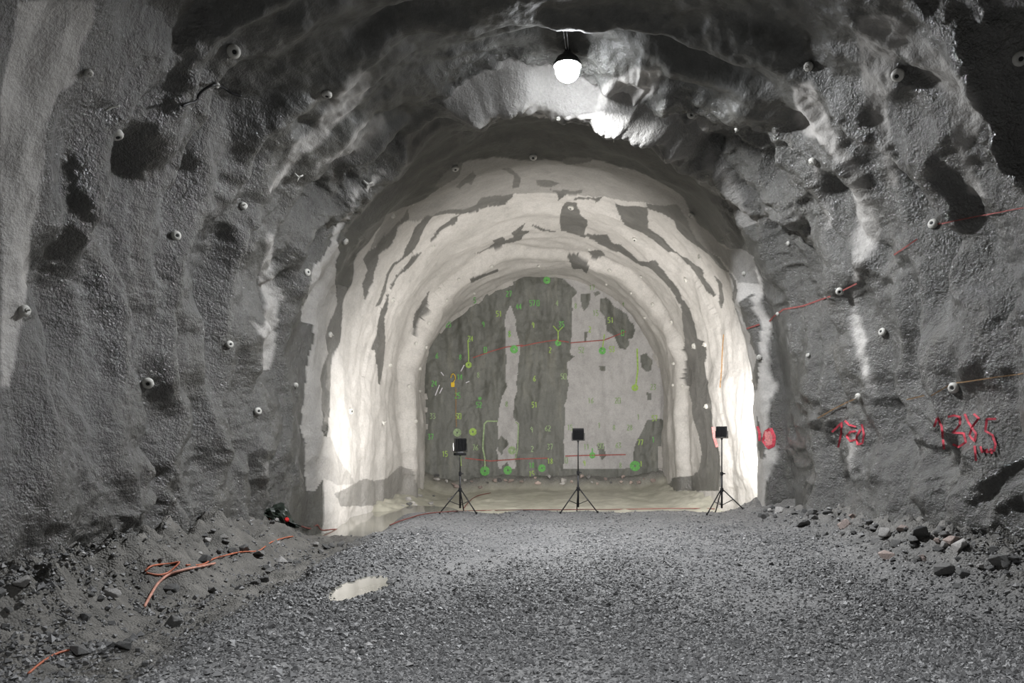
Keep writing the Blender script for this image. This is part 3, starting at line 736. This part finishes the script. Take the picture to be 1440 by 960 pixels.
def smooth_normal(loc, n):
    acc = Vector(n)
    for dx, dz in ((0.09, 0), (-0.09, 0), (0, 0.09), (0, -0.09)):
        p = loc - CAM + Vector((dx, 0, dz)); h, l2, n2, *_ = scene.ray_cast(dg, CAM, p.normalized())
        if h and (l2 - loc).length < 0.5: acc += n2
    return acc.normalized()
def make_bolt(px, py, kind, label, scale=1.0, group=None):
    h = hit(px, py)
    if h is None: return
    loc, n = h[0], h[1]
    if n.dot(CAM - loc) < 0: n = -n
    n = smooth_normal(loc, n)
    n = (n + 0.12 * (CAM - loc).normalized() + Vector((random.uniform(-.4, .4), random.uniform(-.4, .4), random.uniform(-.4, .4)))).normalized()
    t = thing('rock_bolt', label, 'rock bolt', tuple(loc + n * 0.03), group)
    t.rotation_mode = 'QUATERNION'; t.rotation_quaternion = n.to_track_quat('Z', 'Y'); t.scale = (scale,) * 3
    for nm, me in (('plate', BM[kind]), ('bolt_end' if kind == 'dish' else 'nut', BM['end' if kind == 'dish' else 'nut'])):
        o = bpy.data.objects.new(nm, me); COL.objects.link(o); o.parent = t
    return t
BOLTS = [
 (328,72,'dish','big pale ring plate high on the dark upper left wall',1.05),(163,188,'dish','pale bolt plate beside the pale panel of the left wall',0.95),
 (460,131,'dish','pale ring plate at the upper end of the brownish pale band, left',0.9),(123,101,'small','tiny bright bolt next to the upper pale panel edge, far left',0.7),
 (247,331,'dish','bright bolt plate amid the glittering left wall',0.8),(342,290,'small','thin bright bolt left of the rock pocket',0.9),
 (418,247,'star','three-armed white plate left of the dark rock pocket',0.9),(516,257,'star','three-armed white plate on the right rim of the rock pocket',1.1),
 (208,538,'dish','pale bolt plate low on the left wall in a dark hollow',0.95),(322,484,'dish','bright bolt plate on the mid left wall',0.75),
 (362,578,'dish','bright bolt plate low left above the heap with the dark bag',0.8),(415,541,'small','small pale bolt just left of the pale grey strip',0.8),
 (431,383,'dish','pale bolt at the top left edge of the pale grey strip',0.85),(463,470,'small','bright bolt in the dark strip between two pale bands, left',1.0),
 (485,339,'dish','white ring bolt under the rock pocket rim',0.85),(303,119,'small','small bright bolt where the black cord kinks, upper left',0.6),
 (551,303,'small','slanting white bolt at the left shoulder of the arch',0.9),(32,437,'small','dull bolt on the leftmost pale panel edge',1.0),
 (1263,105,'dish','pale bolt plate above the deep dark hollow, upper right',0.95),(1138,93,'small','dull bolt in the dark upper right roof corner',1.0),
 (1434,82,'dish','bright bolt plate at the far right frame edge',0.9),(1144,226,'small','bright bolt at the top of the pale drip line, right wall',1.0),
 (1313,315,'dish','bright bolt plate where the upper red line begins, right wall',0.85),(1181,409,'dish','pale bolt on the red line in the middle of the right wall',0.8),
 (1242,467,'dish','slanted bright bolt right of the long pale streak',0.8),(1342,545,'dish','bright bolt plate above the red number at far right',0.9),
 (1209,557,'small','pale bolt above the middle red number',1.0),(1137,500,'small','tiny pale bolt on the grey right wall between the numbers and red line',0.6),
 (1095,441,'small','tiny pale bolt right under the red line near the arch',0.6),(1068,502,'small','bright bolt at the right rim of the glaring wall',0.9),
 (1110,342,'small','small bright bolt below the right rock outcrop',0.7),(972,160,'dish','pale ring at the left tip of the right rock outcrop',0.9),
 (1037,180,'small','tiny bright bolt inside the right rock outcrop',0.6),(786,166,'small','tiny bright bolt just under the lit rock lip',0.6),
 (640,236,'dish','white ring plate in the dark patch, upper left of the arch',0.95),(750,220,'dish','half white ring plate at the crown of the dark roof',1.0),
 (803,291,'dish','bright ring plate on the dark patch at the arch crown',1.1),(893,336,'dish','bright round plate on the right shoulder of the arch',0.95),
 (985,361,'small','double bright bolt on the outer right pale band',1.1),(965,393,'dish','bright ring plate on the right pale band below the shoulder',1.0),
 (945,452,'small','small bright bolt on the inner right pale band',1.1),(977,486,'small','white plate, left one of a pair beside the olive stripe',1.5),
 (992,484,'small','white plate, right one of a pair beside the olive stripe',1.2),(994,571,'small','bright bolt on the olive stripe beside the right flood light',1.2),
 (973,301,'small','yellowish slanting bolt at the right rim of the dark roof',1.1),(1047,384,'small','tiny bright bolt on the outer grey band, right',0.7),
 (492,578,'dish','bright ring plate left of the glaring left wall strip',1.1),(538,595,'small','bright bolt right of the glaring left wall strip',1.2),
 (584,592,'small','white bolt on the inner left rim beside the dark face',1.1),(552,421,'small','bright dot beside the olive stripe top, left pale wall',1.0),
 (548,513,'small','bright streaked bolt right of the olive stripe tip, left',1.0),(575,543,'small','small bolt on the left pale wall level with the yellow tag',1.0),
 (585,483,'small','bright dot at the lower tip of the thin left stripe',1.0),(599,488,'dish','bright bolt beside a dark hole on the inner left ring',0.8),
 (590,518,'small','bright dot on the inner left ring below the dark hole',0.9),(590,550,'small','bright dot low on the inner left ring',0.9),
 (603,454,'small','bright dot mid height on the inner left ring',0.9),(617,406,'small','bright dot at the upper tip of the thin left stripe',0.9),
 (628,422,'small','slanted bright bolt on the inner left ring shoulder',0.9),(645,393,'small','bright dot on the inner ring shoulder, upper left',0.9),
 (667,412,'small','bright bolt at the rim of the dark face, upper left',0.9),(691,374,'small','pale bolt on the inner arch left of the crown',1.1),
 (757,373,'small','pale bolt on the inner arch near the crown',0.9),(857,380,'small','pale bolt on the inner arch right of the crown',1.0),
 (853,399,'small','pale bolt over the dark crescent, right of the face crown',0.9),(902,388,'small','pale dot on the inner right ring shoulder',0.9),
 (888,411,'small','bright bolt on the inner right ring above the dark patch',0.9),(918,428,'small','bright dot on the right inner stripe, upper',1.0),
 (907,446,'small','bright bolt on the right inner ring beside the dark patch',0.9),(948,511,'small','bright dot on the right inner stripe, lower',0.9),
 (947,541,'small','small bright dot on the right inner ring, lowest pair left',0.8),(960,542,'small','small bright dot on the right inner ring, lowest pair right',0.8),
 (829,350,'small','pale dot on the arch above the dark rim blot',0.8),(609,345,'small','pale dot between two stripes on the left arch shoulder',0.8),
]
for px, py, k, lab, sc in BOLTS: make_bolt(px, py, k, lab, sc * (0.76 if k == 'dish' else 0.75), 'rock bolts in the tunnel lining')

# ------------------------------------------------------------------ paint: ribbons lying on the walls
def ribbon(name, strokes, width_px, material, parent, label=None, lift=0.012):
    bm = bmesh.new(); any_ = False
    for st in strokes:
        prev = None
        P = []
        for p in densify(st, 1.6, closed=False):
            h = hit(*p)
            if h is None or h[2] == 'floor': P.append(None); continue
            P.append((h[0], h[1], h[0].y))
        row = None; last = None
        for i, q in enumerate(P):
            if q is None: row = None; continue
            nb = [P[j][0] for j in (i - 2, i - 1, i + 1, i + 2) if 0 <= j < len(P) and P[j] is not None]
            loc, n, y = q
            if n.dot(CAM - loc) < 0: n = -n
            v = (CAM - loc).normalized(); n = (n + v).normalized()
            d = (P[min(i + 1, len(P) - 1)] or q)[0] - (P[max(i - 1, 0)] or q)[0]
            if d.length < 1e-6: continue
            s = d.normalized().cross(v).normalized() * (width_px / 2 * y / F)
            if last is not None and (loc - last).length > 0.35: row = None
            c = loc + v * lift + n * lift
            new = (bm.verts.new(c + s), bm.verts.new(c - s))
            if row is not None:
                bm.faces.new((row[0], new[0], new[1], row[1])); any_ = True
            row = new; last = loc
    if not any_: bm.free(); return None
    loose = [v for v in bm.verts if not v.link_faces]
    bmesh.ops.delete(bm, geom=loose, context='VERTS')
    o = obj(name, bm, material, parent, True)
    if label: o['label'] = label
    return o
WR, WL, WB = parts['wall_right'][0], parts['wall_left'][0], face
ribbon('painted_number', [
  [(1314,600),(1319,586),(1325,600),(1328,631)],
  [(1333,586),(1342,584),(1350,586),(1351,597),(1340,608),(1356,609),(1359,622),(1349,628),(1340,624)],
  [(1357,582),(1363,595),(1373,610),(1371,621),(1364,612),(1368,600),(1377,588),(1370,582)],
  [(1401,589),(1388,589),(1386,606),(1396,612),(1400,625),(1398,634),(1389,636)],
  [(1371,627),(1373,648)], [(1379,628),(1381,636),(1388,632),(1388,637)], [(1393,631),(1395,638)],
  ], 2.9, M['red_paint'], WR, 'red spray-painted number 1385')
ribbon('painted_number', [
  [(1170,607),(1184,594),(1183,610),(1179,629)], [(1188,591),(1194,597),(1204,600)],
  [(1204,606),(1196,607),(1191,613),(1196,620),(1204,618)], [(1212,596),(1215,610),(1213,623),(1206,625),(1205,614),(1210,604)],
  ], 2.7, M['red_paint'], WR, 'red spray-painted number on the middle of the right wall')
ribbon('painted_number', [[(1066,599),(1069,608),(1069,620)], [(1084,602),(1089,614),(1088,626),(1081,629),(1074,620),(1077,607),(1083,603)]], 4.5, M['red_paint'], WR, 'red sprayed mark beside the glaring wall')
ribbon('painted_patch', [[(1078,606),(1080,626)], [(1083,606),(1084,626)]], 5.5, M['pink_paint'], WR, 'pinkish thin red paint')
ribbon('painted_patch', [[(1004,600),(1006,615),(1010,628)]], 6.0, M['pink_paint'], WR, 'pinkish paint behind the right flood light')
ribbon('painted_line', [[(1018,470),(1016,495),(1015,520),(1013,545)]], 1.7, M['ochre'], WR, 'dull red vertical streak')
ribbon('painted_line', [[(1440,292),(1400,299),(1360,307),(1318,315)]], 1.6, M['dull_red'], WR, 'thin red line')
ribbon('painted_line', [[(1290,336),(1270,350),(1258,358)], [(1205,398),(1185,408)], [(1168,416),(1150,423),(1130,430),(1102,435),(1088,445),(1082,452)], [(1068,456),(1050,462)]], 2.0, M['dull_red'], WR, 'broken thin red line')
ribbon('painted_line', [[(1440,525),(1400,530),(1345,538)], [(1335,541),(1310,556)], [(1300,556),(1275,562)], [(1208,558),(1190,566),(1170,576),(1150,588)]], 1.5, M['ochre'], WR, 'thin ochre line')
# marks on the face: two-digit survey numbers in several greens, drips, circles
DG = {'0': [[(0,0),(1,0),(1,2),(0,2),(0,0)]], '1': [[(.2,.4),(.6,0),(.6,2)]], '2': [[(0,.2),(.6,0),(1,.5),(0,2),(1,2)]], '3': [[(0,0),(1,.1),(.4,.9),(1,1.4),(.5,2),(0,1.8)]],
      '4': [[(.7,2),(.7,0),(0,1.3),(1,1.3)]], '5': [[(1,0),(.1,0),(.1,.9),(.8,.9),(1,1.5),(.6,2),(0,1.9)]], '6': [[(.9,0),(.1,1),(.1,1.8),(.6,2),(1,1.5),(.6,1),(.1,1.3)]], '7': [[(0,0),(1,0),(.4,2)]],
      '8': [[(.5,1),(.1,.5),(.5,0),(.9,.5),(.5,1),(0,1.5),(.5,2),(1,1.5),(.5,1)]], '9': [[(.9,.6),(.5,1),(.1,.6),(.5,0),(.9,.4),(.8,2)]]}
def digits(px, py, txt, h=7.5):
    w = h * 0.42; out = []
    for i, ch in enumerate(txt):
        x0 = px + (i - len(txt) / 2) * w * 1.35
        for st in DG[ch]: out.append([(x0 + a * w, py + (b - 1) * h / 2) for a, b in st])
    return out
MARKS = [(631,456,'25','green'),(680,456,'9','green'),(716,413,'27','green'),(702,441,'51','lime'),(730,431,'44','green'),(749,426,'57','green'),(757,426,'0','green'),(784,426,'4','pale'),
 (750,457,'9','lime'),(790,456,'35','green'),(662,476,'24','lime'),(683,492,'0','green'),(648,502,'8','green'),(615,500,'6','green'),(774,492,'2','lime'),(818,492,'52','pale'),(861,491,'53','lime'),
 (717,469,'8','green'),(661,476,'6','pale'),(673,527,'8','pale'),(647,530,'14','green'),(611,539,'24','green'),(752,532,'6','lime'),(793,529,'50','pale'),(644,556,'25','green'),(674,569,'52','green'),
 (752,569,'51','lime'),(831,563,'16','pale'),(869,563,'20','pale'),(609,585,'33','pale'),(645,585,'50','lime'),(713,568,'8','pale'),(606,614,'37','green'),(626,638,'15','lime'),(669,629,'76','pale'),
 (748,604,'9','pale'),(749,631,'2','pale'),(748,654,'18','green'),(748,666,'15','lime'),(771,602,'62','pale'),(774,628,'37','pale'),(774,648,'18','lime'),(802,601,'15','pale'),(797,647,'0','pale'),(825,628,'11','pale'),(822,651,'9','lime'),
 (843,598,'1','pale'),(864,601,'8','pale'),(886,601,'28','pale'),(845,627,'50','pale'),(870,626,'63','pale'),(873,654,'8','pale'),(901,622,'77','lime'),(919,618,'1','green'),(921,588,'57','lime'),(919,544,'23','pale'),
 (876,468,'0','green'),(859,450,'51','lime'),(830,463,'2','lime'),(810,430,'8','pale'),(838,440,'15','pale'),(833,404,'17','pale'),(877,428,'4','pale'),(898,586,'1','pale'),(902,652,'1','lime'),(668,422,'5','green'),(717,470,'3','lime')]
GM = {'green': M['green_paint'], 'pale': M['pale_green'], 'lime': M['lime_paint']}
for px, py, tx, c in MARKS: ribbon('painted_mark', digits(px, py, tx), 1.3, GM[c], WB)
def blobs(px, py, r, m, lab=None):
    ribbon('painted_spot', [[(px + r * math.cos(a), py + r * math.sin(a)) for a in np.linspace(0, 2 * math.pi, 12)]], r * 1.25, m, WB, lab)
for px, py, r, c in [(769,394,3.2,'green'),(723,491,3.6,'green'),(659,513,2.8,'lime'),(785,482,2.8,'green'),(847,493,3.2,'green'),(682,662,4.2,'green'),(683,683,4.2,'green'),(714,661,3.8,'green'),(762,658,3.4,'green'),
                     (833,640,2.8,'green'),(893,655,4.6,'green'),(665,607,3.4,'lime'),(893,545,3.0,'lime'),(643,608,3.6,'pale'),(720,633,3.6,'pale'),(675,560,1.5,'green')]:
    blobs(px, py, r, GM[c])
ribbon('painted_drip', [[(658,478),(659,500),(659,512)]], 1.6, M['lime_paint'], WB); ribbon('painted_drip', [[(785,466),(785,480)], [(778,458),(785,466),(792,459)]], 1.5, M['lime_paint'], WB)
ribbon('painted_drip', [[(850,470),(847,490)]], 1.6, M['lime_paint'], WB); ribbon('painted_drip', [[(896,490),(897,520),(894,543)]], 2.2, M['lime_paint'], WB)
ribbon('painted_drip', [[(647,640),(648,655)]], 2.4, M['lime_paint'], WB)
ribbon('painted_drip', [[(833,630),(833,640)]], 1.6, M['green_paint'], WB)
ribbon('painted_outline', [[(700,592),(685,592),(681,596),(680,612),(679,630),(682,645),(682,658)]], 2.2, M['pale_green'], WB, 'green bracket-shaped outline')
ribbon('painted_outline', [[(725,593),(729,596),(728,630),(725,645)]], 1.6, M['pale_green'], WB, 'pale green edge stroke')
ribbon('painted_line', [[(735,485),(711,488),(690,494),(665,503)], [(800,481),(780,478),(755,482),(732,487)], [(880,466),(850,478),(802,482)]], 1.4, M['dull_red'], WB, 'faint red level line')
ribbon('painted_line', [[(654,644),(690,648),(730,645),(770,644)], [(795,641),(830,640),(880,639)]], 1.6, M['dull_red'], WB, 'faint lower red level line')
ribbon('painted_line', [[(641,545),(641,580),(642,600)]], 1.2, M['ochre'], WB, 'faint ochre vertical line')
ribbon('chalk_mark', [[(612,556),(618,541)], [(618,553),(622,545)], [(620,523),(624,528)], [(655,538),(660,536)], [(648,522),(653,513)]], 1.3, M['white_chalk'], WB, 'white chalk scratches')
# yellow tag hanging from the face
h = hit(637, 537)
t = thing('hanging_tag', 'yellow tag on a loop hanging on the dark face at left', 'tag', tuple(h[0] + Vector((0, -0.06, 0))))
bm = bmesh.new(); add_box(bm, (0, 0, -0.10), (0.13, 0.03, 0.17), None, 0.01); obj('tag_plate', bm, M['yellow'], t)
tube('loop', [(-0.07, 0, 0.15), (-0.05, 0, 0.25), (0.02, 0, 0.30), (0.08, 0, 0.22), (0.09, 0, 0.1), (0.03, 0, 0.0), (0, 0, -0.03)], 0.016, M['yellow'], t)

# ------------------------------------------------------------------ rocks
def rock_mesh(seed, npts=15, flat=0.75):
    r = random.Random(seed); bm = bmesh.new()
    for _ in range(npts):
        v = Vector((r.gauss(0, 1), r.gauss(0, 1), r.gauss(0, 1))).normalized() * r.uniform(0.78, 1.0)
        bm.verts.new((v.x * r.uniform(.85, 1.1), v.y, v.z * flat))
    bmesh.ops.convex_hull(bm, input=bm.verts)
    bmesh.ops.delete(bm, geom=[v for v in bm.verts if not v.link_faces], context='VERTS')
    bmesh.ops.bevel(bm, geom=list(bm.edges), offset=0.035, segments=1, affect='EDGES')
    me = bpy.data.meshes.new('rock'); bm.to_mesh(me); bm.free(); return me
RM = {}
for key in ('rock', 'rock_pale', 'rock_pink'):
    RM[key] = []
    for k in range(6):
        me = rock_mesh(100 + k, 13 + k % 4, 0.55 + 0.08 * k); me.materials.append(M[key]); RM[key].append(me)
def make_rock(x, y, r, label, group=None, key='rock', name='rock', sink=0.3, stretch=1.0):
    o = bpy.data.objects.new(name, random.choice(RM[key])); COL.objects.link(o)
    z = float(floor_parts(x, y)[0])
    o.location = (x, y, z + r * (0.55 - sink)); o.scale = (r * stretch, r * random.uniform(.8, 1.1), r * random.uniform(.75, 1.05))
    o.rotation_euler = (random.uniform(-.3, .3), random.uniform(-.3, .3), random.uniform(0, 6.28))
    return tag(o, label, 'rock', group)
def rubble(x, y, r, where, group, key, cuts, **kw):
    tone = {'rock': 'dark', 'rock_pale': 'pale grey', 'rock_pink': 'pinkish'}[key]
    size = 'tiny' if r < 0.055 else 'small' if r < 0.085 else 'larger'
    place = 'near end' if y < cuts[0] else 'middle' if y < cuts[1] else 'far end'
    return make_rock(x, y, r, f'{size} {tone} rock at the {place} of the {where}', group, key, **kw)
def rock_at(px, py, rpx, label, group=None, key='rock', **kw):
    h = hit(px, py)
    if h is None: return
    y = h[0].y; return make_rock(h[0].x, y, rpx * y / F, label, group, key, **kw)
# singled-out rocks
for px, py, rp, lab, key in [
 (1243,752,13,'grey slab-like rock at the left end of the right rubble row','rock_pale'),(1352,772,15,'large pale grey rock in the rubble row at the right wall foot','rock_pale'),
 (1318,762,9,'pinkish angular rock in the middle of the right rubble row','rock_pink'),(1198,728,6,'small bright pinkish rock high on the right rubble bank','rock_pink'),
 (1285,762,11,'dark angular rock between the grey slab and the pinkish rock','rock'),(1398,775,12,'dark rock at the right end of the right rubble row','rock'),
 (1348,788,9,'dark shadowed rock below the large pale grey rock','rock'),(1330,755,9,'dark rock behind the pinkish rock at the right wall','rock'),
 (1180,722,7,'dark blocky rock at the top of the right rubble bank','rock'),(1222,735,9,'brownish flat rock above the grey slab','rock'),
 (328,777,9,'dark cube-like rock beside the orange cable','rock'),(360,820,9,'dark rock on the edge of the ditch gravel','rock'),(293,761,8,'light grey rock at the foot of the left wall','rock_pale'),
 (318,762,7,'dark round stone just right of the light grey rock','rock'),(175,911,14,'long dark stone lying in the muddy ditch','rock'),(240,832,13,'grey boulder under the orange cable','rock'),
 (205,935,10,'dark stone at the gravel edge near the bottom left','rock'),(480,768,8,'dark stone wedge at the gravel shoulder left of the road','rock'),
 (462,722,8,'dark rock left of the still puddle','rock'),(477,713,9,'dark pointed rock topping the heap by the puddle','rock'),(490,719,8,'dark rock at the puddle rim','rock'),
 (468,733,6,'small grey rock in front of the puddle heap','rock'),(483,730,6,'low dark rock at the front of the puddle heap','rock'),(497,712,6,'small dark rock at the back of the puddle heap','rock'),
 (276,800,7,'small grey rock between the two orange cable loops','rock')]:
    rock_at(px, py, rp, lab, None, key, stretch=1.7 if 'long' in lab else 1.0)
for k in range(75):
    y = 7.6 + 7.8 * random.random(); x = 4.15 + 0.75 * random.random() ** 0.8 + 0.10 * (8.5 - y) * 0.2
    rubble(x, y, random.choice((.05, .06, .07, .08, .10, .13)), 'rubble bank along the right wall', 'rubble along the right wall', random.choice(('rock',) * 7 + ('rock_pale', 'rock_pink')), (10, 12.5))
for k in range(60):
    y = 6.5 + 8.0 * random.random(); x = -4.9 + 1.5 * random.random()
    rubble(x, y, random.choice((.04, .05, .05, .07, .09, .11)), 'loose rubble below the left wall', 'rubble along the left wall', random.choice(('rock',) * 6 + ('rock_pale',)), (9, 11.5))
for k, x in enumerate(np.linspace(-4.0, 3.9, 34)):
    xx = x + random.uniform(-.12, .12); y = 28.25 + random.uniform(-.35, .2)
    key = random.choice(('rock_pale', 'rock_pink', 'rock_pink', 'rock')); r = random.uniform(.05, .15)
    tone = {'rock': 'dark', 'rock_pale': 'pale', 'rock_pink': 'pinkish'}[key]
    side = 'left third' if x < -1.4 else 'middle third' if x < 1.3 else 'right third'
    make_rock(xx, y, r, f"{'small' if r < .1 else 'larger'} {tone} rock on the {side} of the ledge below the dark face", 'rocks at the foot of the face', key, sink=0.15)
for k in range(14):
    make_rock(-4.1 + random.uniform(0, 1.0), 23.5 + random.uniform(-1.5, 3.0), random.uniform(.06, .16), 'one of the pale rocks on the bank left of the pale sump floor', 'rocks left of the sump', random.choice(('rock_pale', 'rock')))

# ------------------------------------------------------------------ gravel (too many to count)
def gravel(n):
    # spread so that the picture is evenly filled: more per square metre near the viewer
    px = rng.uniform(-150, 1600, n * 3); py = rng.uniform(716, 1030, n * 3)
    y = CAMZ * F / (py - CY); x = (px - CX) / F * y
    z, mud, pit, plat = floor_parts(x, y)
    dens_ = np.clip(plat * (1 - 0.4 * (mud > 0.5)) + 0.34 * (1 - plat) * (y < 16) * (0.4 + 1.2 * (fbm(x * 1.5, y * 1.0, 152, 2) > 0)), 0, 1)
    pt = 0.55 + 0.75 * fbm(x * 0.55, y * 0.3, 151, 3)
    keep = (np.abs(x) < 5.4) & (rng.random(len(x)) < dens_ * np.clip(pt, 0.22, 1))
    x, y, z, mud = x[keep][:n], y[keep][:n], z[keep][:n], mud[keep][:n]
    k = len(x)
    base = np.array([(1,0,0),(-1,0,0),(0,1,0),(0,-1,0),(0,0,1),(0,0,-1)], float)
    tri = np.array([(0,2,4),(2,1,4),(1,3,4),(3,0,4),(2,0,5),(1,2,5),(3,1,5),(0,3,5)])
    size = np.clip(rng.lognormal(math.log(0.0105), 0.42, k), 0.006, 0.032)
    size = np.where((x > 4.0) | (x < -3.7), size * 1.3, np.where(x > 2.6, size * 1.15, size)); size = np.where((x < -1.6) & (y < 13), size * 1.25, size)
    jit = 1 + rng.uniform(-.38, .38, (k, 6, 3)); V = base[None] * jit + rng.uniform(-.22, .22, (k, 6, 3))
    a = rng.uniform(0, 6.283, k); c, s = np.cos(a)[:, None], np.sin(a)[:, None]
    V[:, :, 2] *= 0.75
    tl = rng.uniform(-.6, .6, k)[:, None]
    vx = V[:, :, 0]; vz = V[:, :, 2]; V[:, :, 0], V[:, :, 2] = vx * np.cos(tl) - vz * np.sin(tl), vx * np.sin(tl) + vz * np.cos(tl)
    vx = V[:, :, 0].copy(); vy = V[:, :, 1].copy()
    V[:, :, 0] = vx * c - vy * s; V[:, :, 1] = vx * s + vy * c
    V *= size[:, None, None]
    V[:, :, 0] += x[:, None]; V[:, :, 1] += y[:, None]; V[:, :, 2] += (z + size * 0.28)[:, None]
    T = (tri[None] + 6 * np.arange(k)[:, None, None]).reshape(-1, 3)
    tone = np.clip(rng.beta(2.2, 2.6, k) + 0.25 * (rng.random(k) < 0.03), 0, 1)
    return tri_mesh('gravel', V.reshape(-1, 3), T, M['gravel'], {'tone': np.repeat(tone, 6)})
g = gravel(95000)
tag(g, 'grey crushed gravel covering the tunnel road', 'gravel', None, 'stuff')

# ------------------------------------------------------------------ cables, hoses and litter
def ground_path(pts, lift):
    out = []
    for p in pts:
        h = hit(*p)
        if h: out.append(h[0] + Vector((0, 0, lift)))
    return out
tag(tube('cable', ground_path([(203,857),(212,840),(222,824),(236,812),(256,805),(280,800),(302,795)], 0.03), 0.016, M['pink_orange']), 'thick orange cable end arching down into the muddy ditch', 'cable')
tag(tube('cable', ground_path([(204,806),(212,799),(228,796),(240,795),(252,793),(246,800),(236,808),(222,811),(206,808)], 0.025), 0.011, M['orange']), 'orange cable loop at the foot of the left wall', 'cable')
tag(tube('cable', ground_path([(262,797),(285,796),(300,788),(318,783),(340,778),(362,777),(372,771),(382,764),(400,758),(412,756)], 0.025), 0.011, M['orange']), 'orange cable running from the loop towards the dark bag', 'cable')
tag(tube('cable', ground_path([(424,742),(436,745),(446,740),(452,747),(470,746),(490,747),(512,748),(530,745)], 0.03), 0.016, M['red_hose']), 'tangled reddish cable in front of the still puddle', 'cable')
tag(tube('hose', ground_path([(548,741),(560,736),(575,731),(592,726),(612,723),(640,721),(670,719.5),(700,719),(740,719),(780,719),(820,718.5),(860,718),(910,717),(960,716.5),(1005,717)], 0.035), 0.012, M['red_hose']), 'red hose lying along the far edge of the gravel', 'hose')
tag(tube('cable', ground_path([(40,950),(62,932),(85,920),(110,915)], 0.02), 0.010, M['orange']), 'orange cable half buried in mud at the bottom left', 'cable')
h1 = hit(647, 690); 
tag(tube('cord', ground_path([(652,716),(660,706),(672,698),(690,694)], 0.03), 0.014, M['red_hose']), 'red cord leading back from the left flood light', 'cord')
# black cord and little things on the walls
def wall_path(pts, lift):
    out = []
    for p in pts:
        h = hit(*p)
        if h: out.append(h[0] + (CAM - h[0]).normalized() * lift)
    return out
tag(tube('cord', wall_path([(256,149),(266,145),(276,142),(280,133),(290,124),(303,119),(314,123),(326,131),(340,135)], 0.05), 0.016, M['black']), 'black cord hanging in a kink on the upper left wall', 'cord')
p = hit(863, 168)
if p:
    y = 13.6
    tag(tube('wire', [((863 - CX) / F * y, y, CAMZ + (CY - 120) / F * y), ((863 - CX) / F * y, y, CAMZ + (CY - 200) / F * y)], 0.008, M['white_steel'], n=6), 'thin pale wire hanging straight down from the roof', 'wire')
tag(tube('steel_pin', wall_path([(148,156),(157,151),(168,149)], 0.05), 0.012, M['white_steel']), 'thin pale steel pin on the dark upper left wall', 'pin')
# dark bag, hose coil and red cap
h = hit(388, 730)
gp = h[0]
bm = bmesh.new(); bmesh.ops.create_icosphere(bm, subdivisions=4, radius=1.0)
for v in bm.verts:
    c = v.co; k = 1 + 0.45 * abs(float(gn(c.x * 1.9 + 3, c.y * 1.9 + c.z * 1.7, 161))) - 0.35 * abs(float(gn(c.x * 3.1 + 7, c.z * 3.3 + c.y * 2, 162))) + 0.15 * float(gn(c.x * 7, c.z * 7 + c.y * 5, 163))
    v.co = Vector((c.x * 0.38 * k, c.y * 0.20 * k, max(c.z, -0.5) * 0.15 * k * (1 + 0.5 * math.sin(c.x * 4.0 + 1.5))))
o = obj('plastic_bag', bm, M['bag'], None, False); o.location = gp + Vector((0.08, -0.16, 0.04)); o.rotation_euler = (0, 0.40, 0.1)
tag(o, 'dark crumpled plastic bag lying in the rubble at left', 'bag')
s = gp.y / F
def gpt(px, py, dy=0.0): return gp + Vector(((px - 388) * s, -0.30 + dy, -(py - 730) * s))
tag(tube('hose', [gpt(362,722), gpt(366,717), gpt(374,716), gpt(381,721), gpt(388,728), gpt(380,732), gpt(372,730), gpt(366,726), gpt(374,734,.05), gpt(390,741,.05), gpt(405,746,.05), gpt(416,746,.05)], 0.022, M['orange'], smooth_steps=6), 'orange hose looped over the dark bag', 'hose')
bm = bmesh.new(); add_lathe(bm, [(0.0, 0.06), (0.035, 0.06), (0.05, 0.045), (0.055, 0.0), (0.055, -0.05), (0.0, -0.05)], 14)
for k in range(8):
    a = k * math.pi / 4; add_box(bm, (0.055 * math.cos(a), 0.055 * math.sin(a), -0.005), (0.012, 0.012, 0.08), Matrix.Rotation(a, 3, 'Z'))
o = obj('cap', bm, M['red']); o.location = gpt(411, 728); o.rotation_euler = (1.2, 0, 0.3); o.scale = (0.7,) * 3; tag(o, 'small bright red cap beside the dark bag', 'cap')
bm = bmesh.new(); add_rod(bm, (-0.09, 0, 0.02), (0.06, 0, -0.03), 0.05, 12, 0.03); add_rod(bm, (0.05, 0, -0.027), (0.11, 0, -0.047), 0.022, 10)
o = obj('hose_coupling', bm, M['white_steel']); o.location = gpt(365, 719, -0.05); tag(o, 'pale metal hose coupling left of the dark bag', 'coupling')
